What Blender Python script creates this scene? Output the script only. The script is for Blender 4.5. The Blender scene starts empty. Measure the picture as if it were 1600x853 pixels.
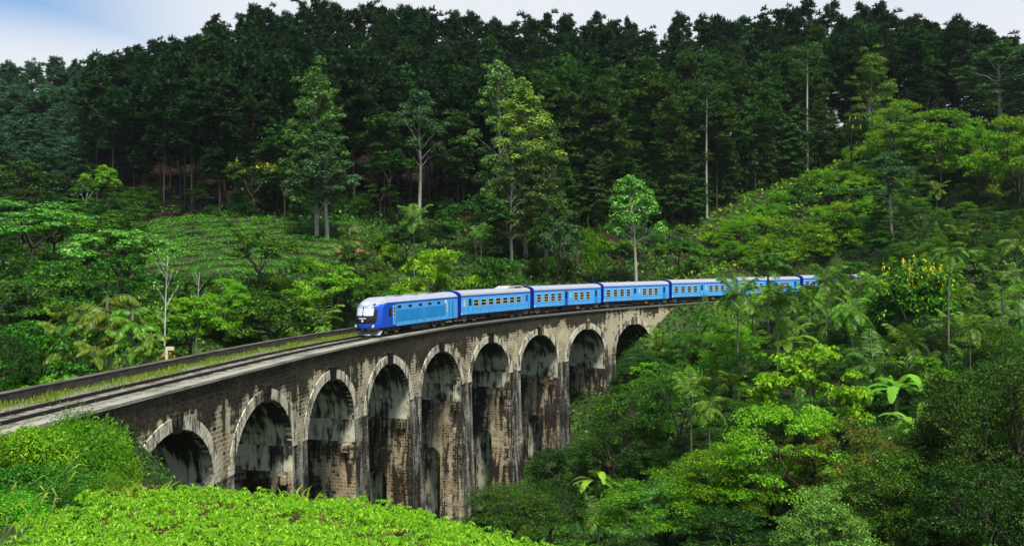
import bpy, math, random
import numpy as np
from mathutils import Vector, Matrix

rng = np.random.default_rng(11)
random.seed(11)
R = math.radians
sc = bpy.context.scene
C = sc.collection

# ------------------------------------------------------------------ camera, sky, sun, exposure
F, U0, V0 = 1450.0, 800.0, 405.0          # focal length, centre column and horizon row on a 1600 px wide frame
cam_d = bpy.data.cameras.new('camera'); cam = bpy.data.objects.new('camera', cam_d); C.objects.link(cam)
cam_d.sensor_width = 36; cam_d.lens = 36 * F / 1600
cam_d.shift_y = -(426.5 - V0) / 1600
cam_d.clip_start = 0.5; cam_d.clip_end = 5000
cam.location = (0, 0, 0); cam.rotation_euler = (R(90), 0, 0)
sc.camera = cam

SUN_ELEV, SUN_AZ = 66.0, 166.0            # azimuth clockwise from +Y (straight ahead): the sun is behind the camera, to the right
w = bpy.data.worlds.new('World'); sc.world = w; w.use_nodes = True
nt = w.node_tree; nt.nodes.clear()
def wn(t, **k):
    n = nt.nodes.new(t)
    for a, b in k.items(): setattr(n, a, b)
    return n
sky = wn('ShaderNodeTexSky', sky_type='NISHITA', sun_disc=False)
sky.sun_elevation = R(SUN_ELEV); sky.sun_rotation = R(SUN_AZ); sky.air_density = 1.0; sky.dust_density = 1.5; sky.ozone_density = 1.5
tc = wn('ShaderNodeTexCoord')
mp = wn('ShaderNodeMapping'); mp.inputs['Scale'].default_value = (1.5, 1.5, 4.5); mp.inputs['Location'].default_value = (0.35, 0.1, 0.0)
nz = wn('ShaderNodeTexNoise'); nz.inputs['Scale'].default_value = 1.6; nz.inputs['Detail'].default_value = 5; nz.inputs['Roughness'].default_value = 0.5
cr = wn('ShaderNodeValToRGB'); cr.color_ramp.elements[0].position = 0.30; cr.color_ramp.elements[1].position = 0.52
cr.color_ramp.elements[0].color = (0.86, 0.86, 0.86, 1)
mx = wn('ShaderNodeMix', data_type='RGBA')
mx.inputs[7].default_value = (9.3, 9.7, 10.4, 1)
bg = wn('ShaderNodeBackground'); bg.inputs['Strength'].default_value = 0.06
out = wn('ShaderNodeOutputWorld')
L = nt.links.new
L(tc.outputs['Generated'], mp.inputs['Vector']); L(mp.outputs[0], nz.inputs['Vector']); L(nz.outputs[0], cr.inputs[0])
s0_ = wn('ShaderNodeSeparateXYZ'); L(tc.outputs['Generated'], s0_.inputs[0])
f1 = wn('ShaderNodeMapRange'); f1.interpolation_type = 'SMOOTHSTEP'; f1.inputs['From Min'].default_value = .185; f1.inputs['From Max'].default_value = .262; f1.inputs['To Min'].default_value = 1.; f1.inputs['To Max'].default_value = .0; L(s0_.outputs[2], f1.inputs['Value'])
f2 = wn('ShaderNodeMapRange'); f2.interpolation_type = 'SMOOTHSTEP'; f2.inputs['From Min'].default_value = -.52; f2.inputs['From Max'].default_value = -.26; L(s0_.outputs[0], f2.inputs['Value'])
fm = wn('ShaderNodeMath', operation='MAXIMUM'); L(f1.outputs[0], fm.inputs[0]); L(f2.outputs[0], fm.inputs[1])
mm_ = wn('ShaderNodeMath', operation='MULTIPLY'); L(fm.outputs[0], mm_.inputs[0]); L(cr.outputs[0], mm_.inputs[1])
sxyz = wn('ShaderNodeSeparateXYZ'); zr_ = wn('ShaderNodeMapRange'); zr_.inputs['From Min'].default_value = .32; zr_.inputs['From Max'].default_value = .75; zr_.inputs['To Min'].default_value = 1.; zr_.inputs['To Max'].default_value = .30
m2_ = wn('ShaderNodeMath', operation='MULTIPLY'); L(tc.outputs['Generated'], sxyz.inputs[0]); L(sxyz.outputs[2], zr_.inputs['Value']); L(mm_.outputs[0], m2_.inputs[0]); L(zr_.outputs[0], m2_.inputs[1])
L(m2_.outputs[0], mx.inputs[0]); tn = wn('ShaderNodeMix', data_type='RGBA', blend_type='MULTIPLY'); tn.inputs[0].default_value = 1.; tn.inputs[7].default_value = (.85, 1.45, 1.9, 1); L(sky.outputs[0], tn.inputs[6]); L(tn.outputs[2], mx.inputs[6]); L(mx.outputs[2], bg.inputs[0]); L(bg.outputs[0], out.inputs[0])

sun_d = bpy.data.lights.new('sun', 'SUN'); sun_d.energy = 4.6; sun_d.angle = R(13); sun_d.color = (1.0, 0.96, 0.88)
sun = bpy.data.objects.new('sun', sun_d); C.objects.link(sun)
az = R(SUN_AZ); el = R(SUN_ELEV)
sdir = Vector((math.sin(az) * math.cos(el), math.cos(az) * math.cos(el), math.sin(el)))
sun.rotation_euler = sdir.to_track_quat('Z', 'Y').to_euler()
sc.view_settings.view_transform = 'Standard'; sc.view_settings.look = 'None'
sc.view_settings.exposure = 0.56; sc.view_settings.gamma = 1.0; sc.view_settings.use_curve_mapping = False
sc.cycles.max_bounces = 5; sc.cycles.diffuse_bounces = 2; sc.cycles.glossy_bounces = 2; sc.cycles.transmission_bounces = 2; sc.cycles.transparent_max_bounces = 4

# ------------------------------------------------------------------ materials
def srgb(r, g, b):
    f = lambda c: (c / 255 / 12.92) if c / 255 <= .04045 else ((c / 255 + .055) / 1.055) ** 2.4
    return (f(r), f(g), f(b))
class NT:
    def __init__(s, name):
        s.m = bpy.data.materials.new(name); s.m.use_nodes = True; s.t = s.m.node_tree
        s.b = s.t.nodes['Principled BSDF']; s.o = s.t.nodes['Material Output']
    def n(s, t, ins=None, **k):
        x = s.t.nodes.new(t)
        for a, b in k.items(): setattr(x, a, b)
        for a, b in (ins or {}).items(): s.set(x.inputs[a], b)
        return x
    def set(s, i, v):
        if isinstance(v, bpy.types.NodeSocket): s.t.links.new(v, i)
        elif hasattr(v, '__len__') and len(v) == 3 and i.type == 'RGBA': i.default_value = (*v, 1)
        else: i.default_value = v
    def mix(s, f, a, b, bt='MIX'):
        x = s.n('ShaderNodeMix', data_type='RGBA', blend_type=bt); s.set(x.inputs[0], f); s.set(x.inputs[6], a); s.set(x.inputs[7], b); return x.outputs[2]
    def ramp(s, f, stops):
        x = s.n('ShaderNodeValToRGB'); s.set(x.inputs[0], f); r = x.color_ramp
        while len(r.elements) < len(stops): r.elements.new(0.5)
        for e, (p, c) in zip(r.elements, stops):
            e.position = p; e.color = (*c, 1) if hasattr(c, '__len__') else (c, c, c, 1)
        return x.outputs[0]
    def math(s, op, a, b=0.5, clamp=False):
        x = s.n('ShaderNodeMath', operation=op, use_clamp=clamp); s.set(x.inputs[0], a); s.set(x.inputs[1], b); return x.outputs[0]
    def noise(s, vec, scale, detail=4, rough=.55, dist=0.):
        x = s.n('ShaderNodeTexNoise', {'Vector': vec, 'Scale': scale, 'Detail': detail, 'Roughness': rough, 'Distortion': dist}); return x.outputs[0]
    def mapping(s, vec, scale=(1, 1, 1), loc=(0, 0, 0)):
        x = s.n('ShaderNodeMapping', {'Vector': vec, 'Scale': scale, 'Location': loc}); return x.outputs[0]
    def bump(s, h, strength, dist=.02):
        x = s.n('ShaderNodeBump', {'Height': h, 'Strength': strength, 'Distance': dist}); s.set(s.b.inputs['Normal'], x.outputs[0])

def leaf_mat(name, c1, c2, c3=None, trans=.26, rough=.40, vary=.55):
    t = NT(name)
    isl = t.n('ShaderNodeNewGeometry').outputs['Random Per Island']
    stops = [(0.0, c1), (0.85, c2)] + ([(0.97, c3)] if c3 else [])
    col = t.ramp(isl, stops)
    orand = t.n('ShaderNodeObjectInfo').outputs['Random']
    v = t.math('MULTIPLY_ADD', orand, vary); v.node.inputs[2].default_value = 1 - vary / 2
    hs = t.n('ShaderNodeHueSaturation', {'Color': col, 'Value': v})
    h = t.math('MULTIPLY_ADD', t.math('FRACT', t.math('MULTIPLY', orand, 7.31)), .035); h.node.inputs[2].default_value = .4825
    t.set(hs.inputs['Hue'], h)
    c = hs.outputs[0]
    t.set(t.b.inputs['Base Color'], c); t.b.inputs['Roughness'].default_value = rough; t.b.inputs['Specular IOR Level'].default_value = .11
    tr = t.n('ShaderNodeBsdfTranslucent', {'Color': t.mix(1.0, c, (1.0, 1.0, .45), 'MULTIPLY')})
    ms = t.n('ShaderNodeMixShader', {0: trans, 1: t.b.outputs[0], 2: tr.outputs[0]})
    t.t.links.new(ms.outputs[0], t.o.inputs[0])
    return t.m
def plain(name, c, rough=.5, metal=0., spec=.5, var=.12, scale=3., bump=0.):
    t = NT(name); oc = t.n('ShaderNodeTexCoord').outputs['Object']
    n = t.noise(oc, scale, 5)
    col = t.mix(t.ramp(n, [(.3, 0.), (.7, 1.)]), tuple(x * (1 - var) for x in c), tuple(min(1, x * (1 + var)) for x in c))
    t.set(t.b.inputs['Base Color'], col); t.b.inputs['Roughness'].default_value = rough
    t.b.inputs['Metallic'].default_value = metal; t.b.inputs['Specular IOR Level'].default_value = spec
    if bump: t.bump(n, bump)
    return t.m
def bark(name, c1, c2):
    t = NT(name); oc = t.n('ShaderNodeTexCoord').outputs['Object']
    n = t.noise(t.mapping(oc, (3, 3, .5)), 1.5, 5)
    t.set(t.b.inputs['Base Color'], t.ramp(n, [(.3, c1), (.7, c2)])); t.b.inputs['Roughness'].default_value = .85
    t.b.inputs['Specular IOR Level'].default_value = .1
    return t.m

M = {}
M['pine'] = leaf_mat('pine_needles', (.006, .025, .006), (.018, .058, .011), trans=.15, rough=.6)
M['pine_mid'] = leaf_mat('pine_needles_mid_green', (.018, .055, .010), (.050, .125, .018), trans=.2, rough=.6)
M['pine_far'] = leaf_mat('pine_needles_haze_tint', (.024, .066, .032), (.052, .128, .050), trans=.2, rough=.6)  # distance haze is put into this needle colour
M['euc'] = leaf_mat('eucalyptus_leaves', (.060, .12, .030), (.13, .235, .05), trans=.3)
M['euc_dark'] = leaf_mat('eucalyptus_leaves_deep_green', (.030, .075, .030), (.07, .15, .05), trans=.3)
M['euc_bright'] = leaf_mat('eucalyptus_leaves_yellow_green', (.09, .17, .024), (.19, .32, .045), trans=.35)
M['jungle'] = leaf_mat('jungle_leaves', (.014, .060, .005), (.060, .185, .010), (.17, .34, .02))
M['jungle_dark'] = leaf_mat('dark_jungle_leaves', (.007, .032, .004), (.030, .090, .009), (.08, .18, .015))
M['jungle_bright'] = leaf_mat('bright_jungle_leaves', (.050, .17, .006), (.16, .38, .012), (.30, .52, .025), trans=.4)
M['yellow_green'] = leaf_mat('yellow_green_leaves', (.050, .15, .005), (.155, .33, .010), (.30, .48, .02), trans=.4)
M['olive'] = leaf_mat('olive_leaves', (.014, .048, .006), (.046, .125, .010), (.11, .21, .02))
M['teal_green'] = leaf_mat('grey_green_leaves', (.045, .15, .018), (.13, .34, .045), (.27, .50, .09))
M['rust'] = leaf_mat('leaves_with_rusty_tips', (.045, .10, .014), (.12, .17, .02), (.42, .10, .02), trans=.35)
M['palm'] = leaf_mat('palm_fronds', (.05, .14, .008), (.15, .32, .018), (.28, .42, .03), trans=.35, rough=.35)
M['palm_dark'] = leaf_mat('dark_palm_fronds', (.025, .075, .006), (.07, .17, .012), (.16, .26, .02), trans=.3, rough=.35)
M['palm_olive'] = leaf_mat('olive_palm_fronds', (.055, .115, .008), (.15, .25, .016), (.27, .36, .035), trans=.35, rough=.4)
M['banana'] = leaf_mat('banana_leaves', (.11, .26, .015), (.24, .45, .04), trans=.45, rough=.35)
M['crop'] = leaf_mat('crop_leaves', (.065, .24, .005), (.20, .48, .012), (.38, .62, .05), trans=.4, rough=.4, vary=0)
M['grass'] = leaf_mat('grass_blades', (.13, .24, .016), (.30, .42, .035), (.48, .46, .11), trans=.4, vary=0)
M['bush'] = leaf_mat('lush_bush_leaves', (.045, .18, .006), (.15, .37, .013), (.28, .50, .035), trans=.4)
M['undergrowth'] = leaf_mat('undergrowth_leaves', (.010, .042, .004), (.050, .15, .009), (.15, .27, .02), vary=0)
M['tea'] = leaf_mat('tea_leaves', (.05, .19, .007), (.13, .38, .018), (.22, .50, .04), vary=.3)
M['blossom'] = leaf_mat('yellow_blossom', (.85, .58, .01), (.98, .80, .05), trans=.3, vary=0)
M['blossom_pink'] = leaf_mat('pink_blossom', (.55, .20, .08), (.75, .38, .16), trans=.3, vary=0)
M['bark_pine'] = bark('pine_bark', (.030, .024, .019), (.085, .072, .060))
M['bark_pale'] = bark('pale_eucalyptus_bark', (.20, .19, .15), (.42, .40, .33))
M['bark'] = bark('grey_brown_bark', (.022, .019, .014), (.075, .066, .05))
M['bark_white'] = bark('white_bark', (.42, .44, .36), (.68, .70, .60))
M['bark_palm'] = bark('palm_stem', (.07, .08, .05), (.20, .20, .13))
M['bark_banana'] = bark('banana_stem', (.08, .14, .03), (.20, .26, .07))

# masonry: course blocks with mortar, soot and algae stains running down; UV = metres
def masonry(name, c1, c2, mortar, pale, stain_lo, stain_hi, top_dark=True, fade=False, bw=.62, bh=.31, streak=.5):
    t = NT(name); uv = t.n('ShaderNodeUVMap').outputs[0]
    sx = t.n('ShaderNodeSeparateXYZ', {0: uv})
    br = t.n('ShaderNodeTexBrick', {'Vector': uv, 'Color1': c1, 'Color2': c2, 'Mortar': mortar, 'Scale': 1.0, 'Mortar Size': .042, 'Mortar Smooth': .25, 'Bias': -.1, 'Brick Width': bw, 'Row Height': bh})
    fine = t.noise(uv, 9., 4, .7)
    col = t.mix(t.ramp(fine, [(.35, 0.), (.7, .75)]), br.outputs[0], t.mix(.5, br.outputs[0], pale))
    patch = t.noise(uv, .42, 5, .68)
    col = t.mix(t.ramp(patch, [(.44, 0.), (.60, .85)]), col, t.mix(br.outputs[1], pale, mortar))
    # pale lime towards the far spans (u beyond 135 m)
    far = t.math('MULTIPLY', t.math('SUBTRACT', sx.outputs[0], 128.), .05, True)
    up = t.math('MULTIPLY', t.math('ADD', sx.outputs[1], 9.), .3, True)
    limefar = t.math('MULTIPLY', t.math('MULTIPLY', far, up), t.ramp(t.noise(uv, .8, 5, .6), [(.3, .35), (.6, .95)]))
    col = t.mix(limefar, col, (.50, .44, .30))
    # rusty drips
    drip = t.noise(t.mapping(uv, (1.1, .05, 1), (7, 0, 0)), 1.6, 4, .6)
    col = t.mix(t.ramp(drip, [(.56, 0.), (.68, .55)]), col, (.26, .12, .035))
    # black running stain
    st = t.noise(t.mapping(uv, (.85, .10, 1)), 1.3, 6, .68, .6)
    big = t.noise(t.mapping(uv, (1, 1.0, 1)), .22, 3, .5)
    s = t.math('ADD', t.math('MULTIPLY', st, streak), t.math('MULTIPLY', big, 1 - streak))
    bk = t.n('ShaderNodeTexBrick', {'Vector': uv, 'Color1': (0, 0, 0), 'Color2': (1, 1, 1), 'Mortar': (.35, .35, .35), 'Scale': 1.0, 'Mortar Size': .042, 'Brick Width': bw, 'Row Height': bh})
    s = t.math('ADD', s, t.math('MULTIPLY', t.math('SUBTRACT', t.n('ShaderNodeSeparateColor', {0: bk.outputs[0]}).outputs[0], .5), .075))   # some blocks hold the stain more than others
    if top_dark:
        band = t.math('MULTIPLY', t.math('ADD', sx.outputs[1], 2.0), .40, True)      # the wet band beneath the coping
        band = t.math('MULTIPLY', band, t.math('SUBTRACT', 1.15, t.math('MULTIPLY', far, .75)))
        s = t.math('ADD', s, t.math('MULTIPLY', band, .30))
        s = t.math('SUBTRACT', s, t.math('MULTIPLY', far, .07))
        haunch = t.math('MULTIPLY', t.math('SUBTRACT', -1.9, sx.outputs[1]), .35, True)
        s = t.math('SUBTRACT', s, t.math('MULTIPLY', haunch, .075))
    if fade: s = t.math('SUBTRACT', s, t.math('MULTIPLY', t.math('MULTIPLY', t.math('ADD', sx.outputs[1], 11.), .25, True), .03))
    k = t.ramp(s, [(stain_lo, 0.), (stain_hi, .97)])
    k = t.math('MULTIPLY', k, t.ramp(t.noise(uv, 3.2, 5, .75), [(.36, 1.), (.72, .84)]))
    col = t.mix(k, col, (.0065, .006, .005))
    t.set(t.b.inputs['Base Color'], col); t.b.inputs['Roughness'].default_value = .9; t.b.inputs['Specular IOR Level'].default_value = .08
    h = t.math('ADD', t.math('MULTIPLY', t.math('SUBTRACT', 1.0, br.outputs[1]), .6), t.math('MULTIPLY', fine, .5))
    t.bump(h, .9, .05)
    return t.m
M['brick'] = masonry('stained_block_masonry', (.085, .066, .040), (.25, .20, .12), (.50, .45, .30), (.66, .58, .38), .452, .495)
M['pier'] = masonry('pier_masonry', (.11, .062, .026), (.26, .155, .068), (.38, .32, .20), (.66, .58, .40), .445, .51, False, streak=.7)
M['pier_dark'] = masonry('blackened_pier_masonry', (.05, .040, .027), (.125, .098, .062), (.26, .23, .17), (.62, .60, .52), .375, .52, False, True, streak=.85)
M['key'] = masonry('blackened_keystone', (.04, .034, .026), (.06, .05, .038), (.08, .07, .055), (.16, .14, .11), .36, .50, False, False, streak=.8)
def plaster(name, base, dark, lo, hi, vscale=.10, crown_shade=True):
    t = NT(name); uv = t.n('ShaderNodeUVMap').outputs[0]
    st = t.noise(t.mapping(uv, (1.5, vscale * 1.3, 1)), 1.2, 7, .75, .8)
    big = t.noise(uv, .5, 4, .6)
    s = t.math('ADD', t.math('MULTIPLY', st, .55), t.math('MULTIPLY', big, .45))
    col = t.mix(t.noise(uv, 6, 4, .7), tuple(x * .72 for x in base), base)
    col = t.mix(t.ramp(t.noise(uv, .9, 4, .6), [(.5, 0.), (.75, .6)]), col, (.30, .22, .10))
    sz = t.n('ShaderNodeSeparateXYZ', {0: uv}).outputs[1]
    if crown_shade: s = t.math('ADD', s, t.math('MULTIPLY', t.math('MULTIPLY', t.math('ADD', sz, 5.6), .42, True), .13))   # shade of the arch interior put into the plaster colour, deepest at the crown
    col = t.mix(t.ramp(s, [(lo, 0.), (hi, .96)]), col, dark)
    t.set(t.b.inputs['Base Color'], col); t.b.inputs['Roughness'].default_value = .85; t.b.inputs['Specular IOR Level'].default_value = .15
    t.bump(t.noise(uv, 7, 4, .7), .4, .03)
    return t.m
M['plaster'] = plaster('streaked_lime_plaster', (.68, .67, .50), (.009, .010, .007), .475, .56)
M['barrel'] = plaster('shaded_barrel_plaster', (.15, .155, .115), (.006, .007, .005), .38, .52, .3)  # darker plaster with the barrel's inner shade painted in
def ring_mat():
    t = NT('pale_voussoir_stone'); uv = t.n('ShaderNodeUVMap').outputs[0]
    sx = t.n('ShaderNodeSeparateXYZ', {0: uv})
    br = t.n('ShaderNodeTexBrick', {'Vector': uv, 'Color1': (.62, .57, .42), 'Color2': (.80, .74, .57), 'Mortar': (.10, .085, .055), 'Scale': 1., 'Mortar Size': .022, 'Brick Width': .42, 'Row Height': 5., 'Mortar Smooth': .2}, offset=0.)
    col = t.mix(t.ramp(t.noise(uv, 3.5, 5, .7), [(.45, 0.), (.75, .8)]), br.outputs[0], (.30, .25, .16))
    oc = t.n('ShaderNodeTexCoord').outputs['Object']
    st = t.noise(t.mapping(oc, (1.3, 1.3, .35)), 1.0, 6, .7)
    col = t.mix(t.ramp(st, [(.465, 0.), (.57, .95)]), col, (.020, .016, .011))
    col = t.mix(t.ramp(t.noise(t.mapping(oc, (1.8, 1.8, .25), (5, 2, 0)), 1., 4, .6), [(.58, 0.), (.7, .7)]), col, (.34, .18, .055))
    t.set(t.b.inputs['Base Color'], col); t.b.inputs['Roughness'].default_value = .85
    t.bump(t.noise(uv, 8, 4, .7), .5, .04)
    return t.m
M['ring'] = ring_mat()
def concrete():
    t = NT('weathered_concrete'); uv = t.n('ShaderNodeUVMap').outputs[0]
    n = t.noise(uv, 2.2, 6, .7); s = t.noise(t.mapping(uv, (.25, 1.5, 1)), 1., 5, .6)
    col = t.ramp(n, [(.3, (.17, .16, .12)), (.7, (.37, .35, .28))])
    sx = t.n('ShaderNodeSeparateXYZ', {0: uv})
    grime = t.math('MULTIPLY', t.math('SUBTRACT', sx.outputs[0], 92.), .06, True)
    col = t.mix(t.math('MULTIPLY', grime, .8), col, (.07, .068, .055))
    col = t.mix(t.ramp(s, [(.46, 0.), (.64, .85)]), col, (.05, .052, .032))
    t.set(t.b.inputs['Base Color'], col); t.b.inputs['Roughness'].default_value = .9; t.bump(n, .4, .03)
    return t.m
M['coping'] = concrete()
def parapet_mat():
    t = NT('dark_parapet_brick'); uv = t.n('ShaderNodeUVMap').outputs[0]
    br = t.n('ShaderNodeTexBrick', {'Vector': uv, 'Color1': (.030, .022, .016), 'Color2': (.055, .042, .031), 'Mortar': (.07, .06, .048), 'Scale': 1., 'Mortar Size': .02, 'Brick Width': .5, 'Row Height': .2})
    col = t.mix(t.ramp(t.noise(uv, 1.2, 5, .6), [(.45, 0.), (.6, .9)]), br.outputs[0], (.02, .018, .013))
    t.set(t.b.inputs['Base Color'], col); t.b.inputs['Roughness'].default_value = .9
    return t.m
M['parapet'] = parapet_mat()
M['cap'] = plain('grimy_parapet_cap', (.085, .08, .062), .9, 0, .1, .5, .8)
def ballast_mat():
    t = NT('track_ballast'); oc = t.n('ShaderNodeTexCoord').outputs['Object']
    v = t.n('ShaderNodeTexVoronoi', {'Vector': oc, 'Scale': 14.})
    col = t.mix(t.n('ShaderNodeSeparateColor', {0: v.outputs['Color']}).outputs[0], (.12, .11, .085), (.33, .31, .255))
    col = t.mix(t.ramp(t.noise(oc, .9, 6, .7), [(.44, 0.), (.62, .8)]), col, (.10, .095, .06))
    t.set(t.b.inputs['Base Color'], col); t.b.inputs['Roughness'].default_value = .95; t.bump(v.outputs[0], 1., .05)
    return t.m
M['ballast'] = ballast_mat()
M['rail'] = plain('rusty_rail_steel', (.045, .036, .030), .5, .6)
M['sleeper'] = plain('weathered_sleeper', (.10, .085, .065), .9)
def ground_mat():
    t = NT('forest_floor'); oc = t.n('ShaderNodeTexCoord').outputs['Object']
    sx = t.n('ShaderNodeSeparateXYZ', {0: oc})
    n = t.noise(oc, .25, 6, .65); n2 = t.noise(oc, 3., 5, .7)
    col = t.ramp(n, [(.35, (.030, .020, .010)), (.5, (.022, .040, .010)), (.68, (.05, .085, .018))])
    litter = t.math('MULTIPLY', t.math('SUBTRACT', sx.outputs[1], 178.), .06, True); litter = t.math('MULTIPLY', litter, t.math('MULTIPLY', t.math('SUBTRACT', 40., sx.outputs[0]), .06, True))       # needle litter under the wood
    col = t.mix(litter, col, t.ramp(n, [(.35, (.034, .013, .010)), (.65, (.016, .013, .008))]))
    near = t.math('MULTIPLY', t.math('SUBTRACT', 37., sx.outputs[1]), .2, True)
    near = t.math('MULTIPLY', near, t.math('MULTIPLY', t.math('ADD', sx.outputs[0], t.math('MULTIPLY', sx.outputs[1], .47)), .8, True))           # tilled red soil of the field
    col = t.mix(near, col, t.ramp(n2, [(.3, (.055, .028, .013)), (.7, (.13, .062, .030))]))
    t.set(t.b.inputs['Base Color'], col); t.b.inputs['Roughness'].default_value = .95; t.b.inputs['Specular IOR Level'].default_value = .1
    t.bump(n2, .8, .1)
    return t.m
M['ground'] = ground_mat()
M['red_earth'] = plain('bare_red_earth', (.20, .075, .035), .95, 0, .1, .4, 1.5, .6)

def paint(name, c, rough=.38, dirt=.45):
    t = NT(name); oc = t.n('ShaderNodeTexCoord').outputs['Object']
    n = t.noise(t.mapping(oc, (.7, 1, .22)), 2.2, 6, .65)
    sx = t.n('ShaderNodeSeparateXYZ', {0: oc})
    low = t.math('SUBTRACT', 1.0, t.math('MULTIPLY', t.math('SUBTRACT', sx.outputs[2], .9), .8, True))
    k = t.math('MULTIPLY', t.ramp(n, [(.42, 0.), (.72, 1.)]), t.math('MULTIPLY_ADD', low, .8))
    k.node.inputs[1].links[0].from_node.inputs[2].default_value = dirt
    col = t.mix(t.math('MULTIPLY', k, .55), c, tuple(x * .45 + .02 for x in c))
    t.set(t.b.inputs['Base Color'], col); t.b.inputs['Roughness'].default_value = rough; t.b.inputs['Coat Weight'].default_value = .2
    return t.m
M['sky_blue'] = paint('sky_blue_paint', (.085, .43, .92))
M['mid_blue'] = paint('turquoise_louvre_paint', (.015, .26, .62))
M['deep_blue'] = paint('deep_blue_paint', (.004, .075, .56))
M['navy'] = paint('navy_end_paint', (.006, .020, .30), .4)
M['roof'] = plain('pale_grey_roof_paint', (.30, .31, .35), .5, 0, .4, .12, 2.)
M['roof_box'] = plain('cream_roof_unit', (.40, .38, .31), .6, 0, .3, .2, 3.)
M['cream'] = plain('cream_paint', (.62, .55, .32), .5)
M['white'] = plain('white_paint', (.85, .85, .85), .4)
M['black'] = plain('black_gloss_panel', (.010, .010, .011), .25)
M['glass'] = plain('dark_window_glass', (.014, .018, .016), .08, 0, .6)
M['screen'] = plain('windscreen_painted_sky', (.62, .64, .65), .15, 0, .6, .04)  # pale base colour stands in for the sky mirrored in the glass
M['under'] = plain('grimy_underframe', (.022, .020, .018), .7, .2)
M['steel'] = plain('grey_steel', (.28, .29, .30), .45, .5)
M['silver'] = plain('silver_paint', (.25, .28, .31), .4, .2, .5, .3, 4.)
M['orange'] = plain('orange_paint', (.62, .22, .03), .5)
M['lamp'] = plain('headlamp_glass', (.75, .75, .72), .1)

# ------------------------------------------------------------------ object helpers
def tag(o, label=None, cat=None, group=None, kind=None):
    if label: o['label'] = label
    if cat: o['category'] = cat
    if group: o['group'] = group
    if kind: o['kind'] = kind
    return o
def link(name, me, mats=(), parent=None):
    o = bpy.data.objects.new(name, me); C.objects.link(o)
    for m in mats: me.materials.append(m)
    if parent: o.parent = parent
    return o
def empty(name, loc=(0, 0, 0), rz=0., label=None, cat=None, group=None):
    o = bpy.data.objects.new(name, None); C.objects.link(o); o.location = loc; o.rotation_euler = (0, 0, rz); o.empty_display_size = .2
    return tag(o, label, cat, group)
def quad_mesh(name, Q, mat=None):
    """Q: (n,4,3) array, every quad an island of its own"""
    n = len(Q); me = bpy.data.meshes.new(name)
    me.vertices.add(n * 4); me.vertices.foreach_set('co', np.ascontiguousarray(Q, dtype=np.float32).ravel())
    me.loops.add(n * 4); me.loops.foreach_set('vertex_index', np.arange(n * 4, dtype=np.int32))
    me.polygons.add(n); me.polygons.foreach_set('loop_start', np.arange(0, n * 4, 4, dtype=np.int32))
    me.polygons.foreach_set('loop_total', np.full(n, 4, dtype=np.int32))
    me.update(calc_edges=True)
    if mat: me.materials.append(mat)
    return me
class MB:
    def __init__(s): s.v = []; s.f = []; s.mi = []; s.uv = []; s.smooth = []
    def poly(s, pts, mi=0, uv=None, smooth=False):
        b = len(s.v); s.v += [tuple(p) for p in pts]; s.f.append(list(range(b, b + len(pts)))); s.mi.append(mi); s.uv.append(uv or [(0, 0)] * len(pts)); s.smooth.append(smooth)
    def box(s, x0, x1, y0, y1, z0, z1, mi=0):
        a = [(x0, y0, z0), (x1, y0, z0), (x1, y1, z0), (x0, y1, z0), (x0, y0, z1), (x1, y0, z1), (x1, y1, z1), (x0, y1, z1)]
        for q in ((3, 2, 1, 0), (4, 5, 6, 7), (0, 1, 5, 4), (1, 2, 6, 5), (2, 3, 7, 6), (3, 0, 4, 7)): s.poly([a[i] for i in q], mi)
    def grid(s, P, mi=0, smooth=True, closed=False, uv=None):
        """P[i][j] shared-vertex grid"""
        ni, nj = len(P), len(P[0]); b = len(s.v)
        for r in P: s.v += [tuple(p) for p in r]
        for i in range(ni - 1):
            for j in range(nj if closed else nj - 1):
                j2 = (j + 1) % nj
                s.f.append([b + i * nj + j, b + i * nj + j2, b + (i + 1) * nj + j2, b + (i + 1) * nj + j])
                s.mi.append(mi(i, j) if callable(mi) else mi); s.smooth.append(smooth)
                s.uv.append([uv[i][j], uv[i][j2], uv[i + 1][j2], uv[i + 1][j]] if uv else [(0, 0)] * 4)
    def tube(s, pts, rad, n=6, mi=0, cap=True):
        pts = [Vector(p) for p in pts]; rad = rad if hasattr(rad, '__len__') else [rad] * len(pts); G = []
        for i, p in enumerate(pts):
            d = (pts[min(i + 1, len(pts) - 1)] - pts[max(i - 1, 0)]).normalized()
            a = d.cross(Vector((0, 0, 1)) if abs(d.z) < .9 else Vector((1, 0, 0))).normalized(); b = d.cross(a)
            G.append([p + (a * math.cos(2 * math.pi * k / n) + b * math.sin(2 * math.pi * k / n)) * rad[i] for k in range(n)])
        s.grid(G, mi, True, True)
        if cap: s.poly(G[-1], mi); s.poly(G[0][::-1], mi)
    def cyl(s, c, axis, r, h, n=14, mi=0):
        a = Vector(axis).normalized(); c = Vector(c); s.tube([c - a * h / 2, c + a * h / 2], r, n, mi)
    def build(s, name, mats, parent=None):
        me = bpy.data.meshes.new(name); me.from_pydata(s.v, [], s.f)
        me.polygons.foreach_set('material_index', s.mi); me.polygons.foreach_set('use_smooth', s.smooth)
        ul = me.uv_layers.new(name='UVMap'); ul.data.foreach_set('uv', [c for f in s.uv for p in f for c in p])
        return link(name, me, mats if isinstance(mats, (list, tuple)) else [mats], parent)
def at(u, v, Y): return ((u - U0) * Y / F, Y, -(v - V0) * Y / F)

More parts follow.
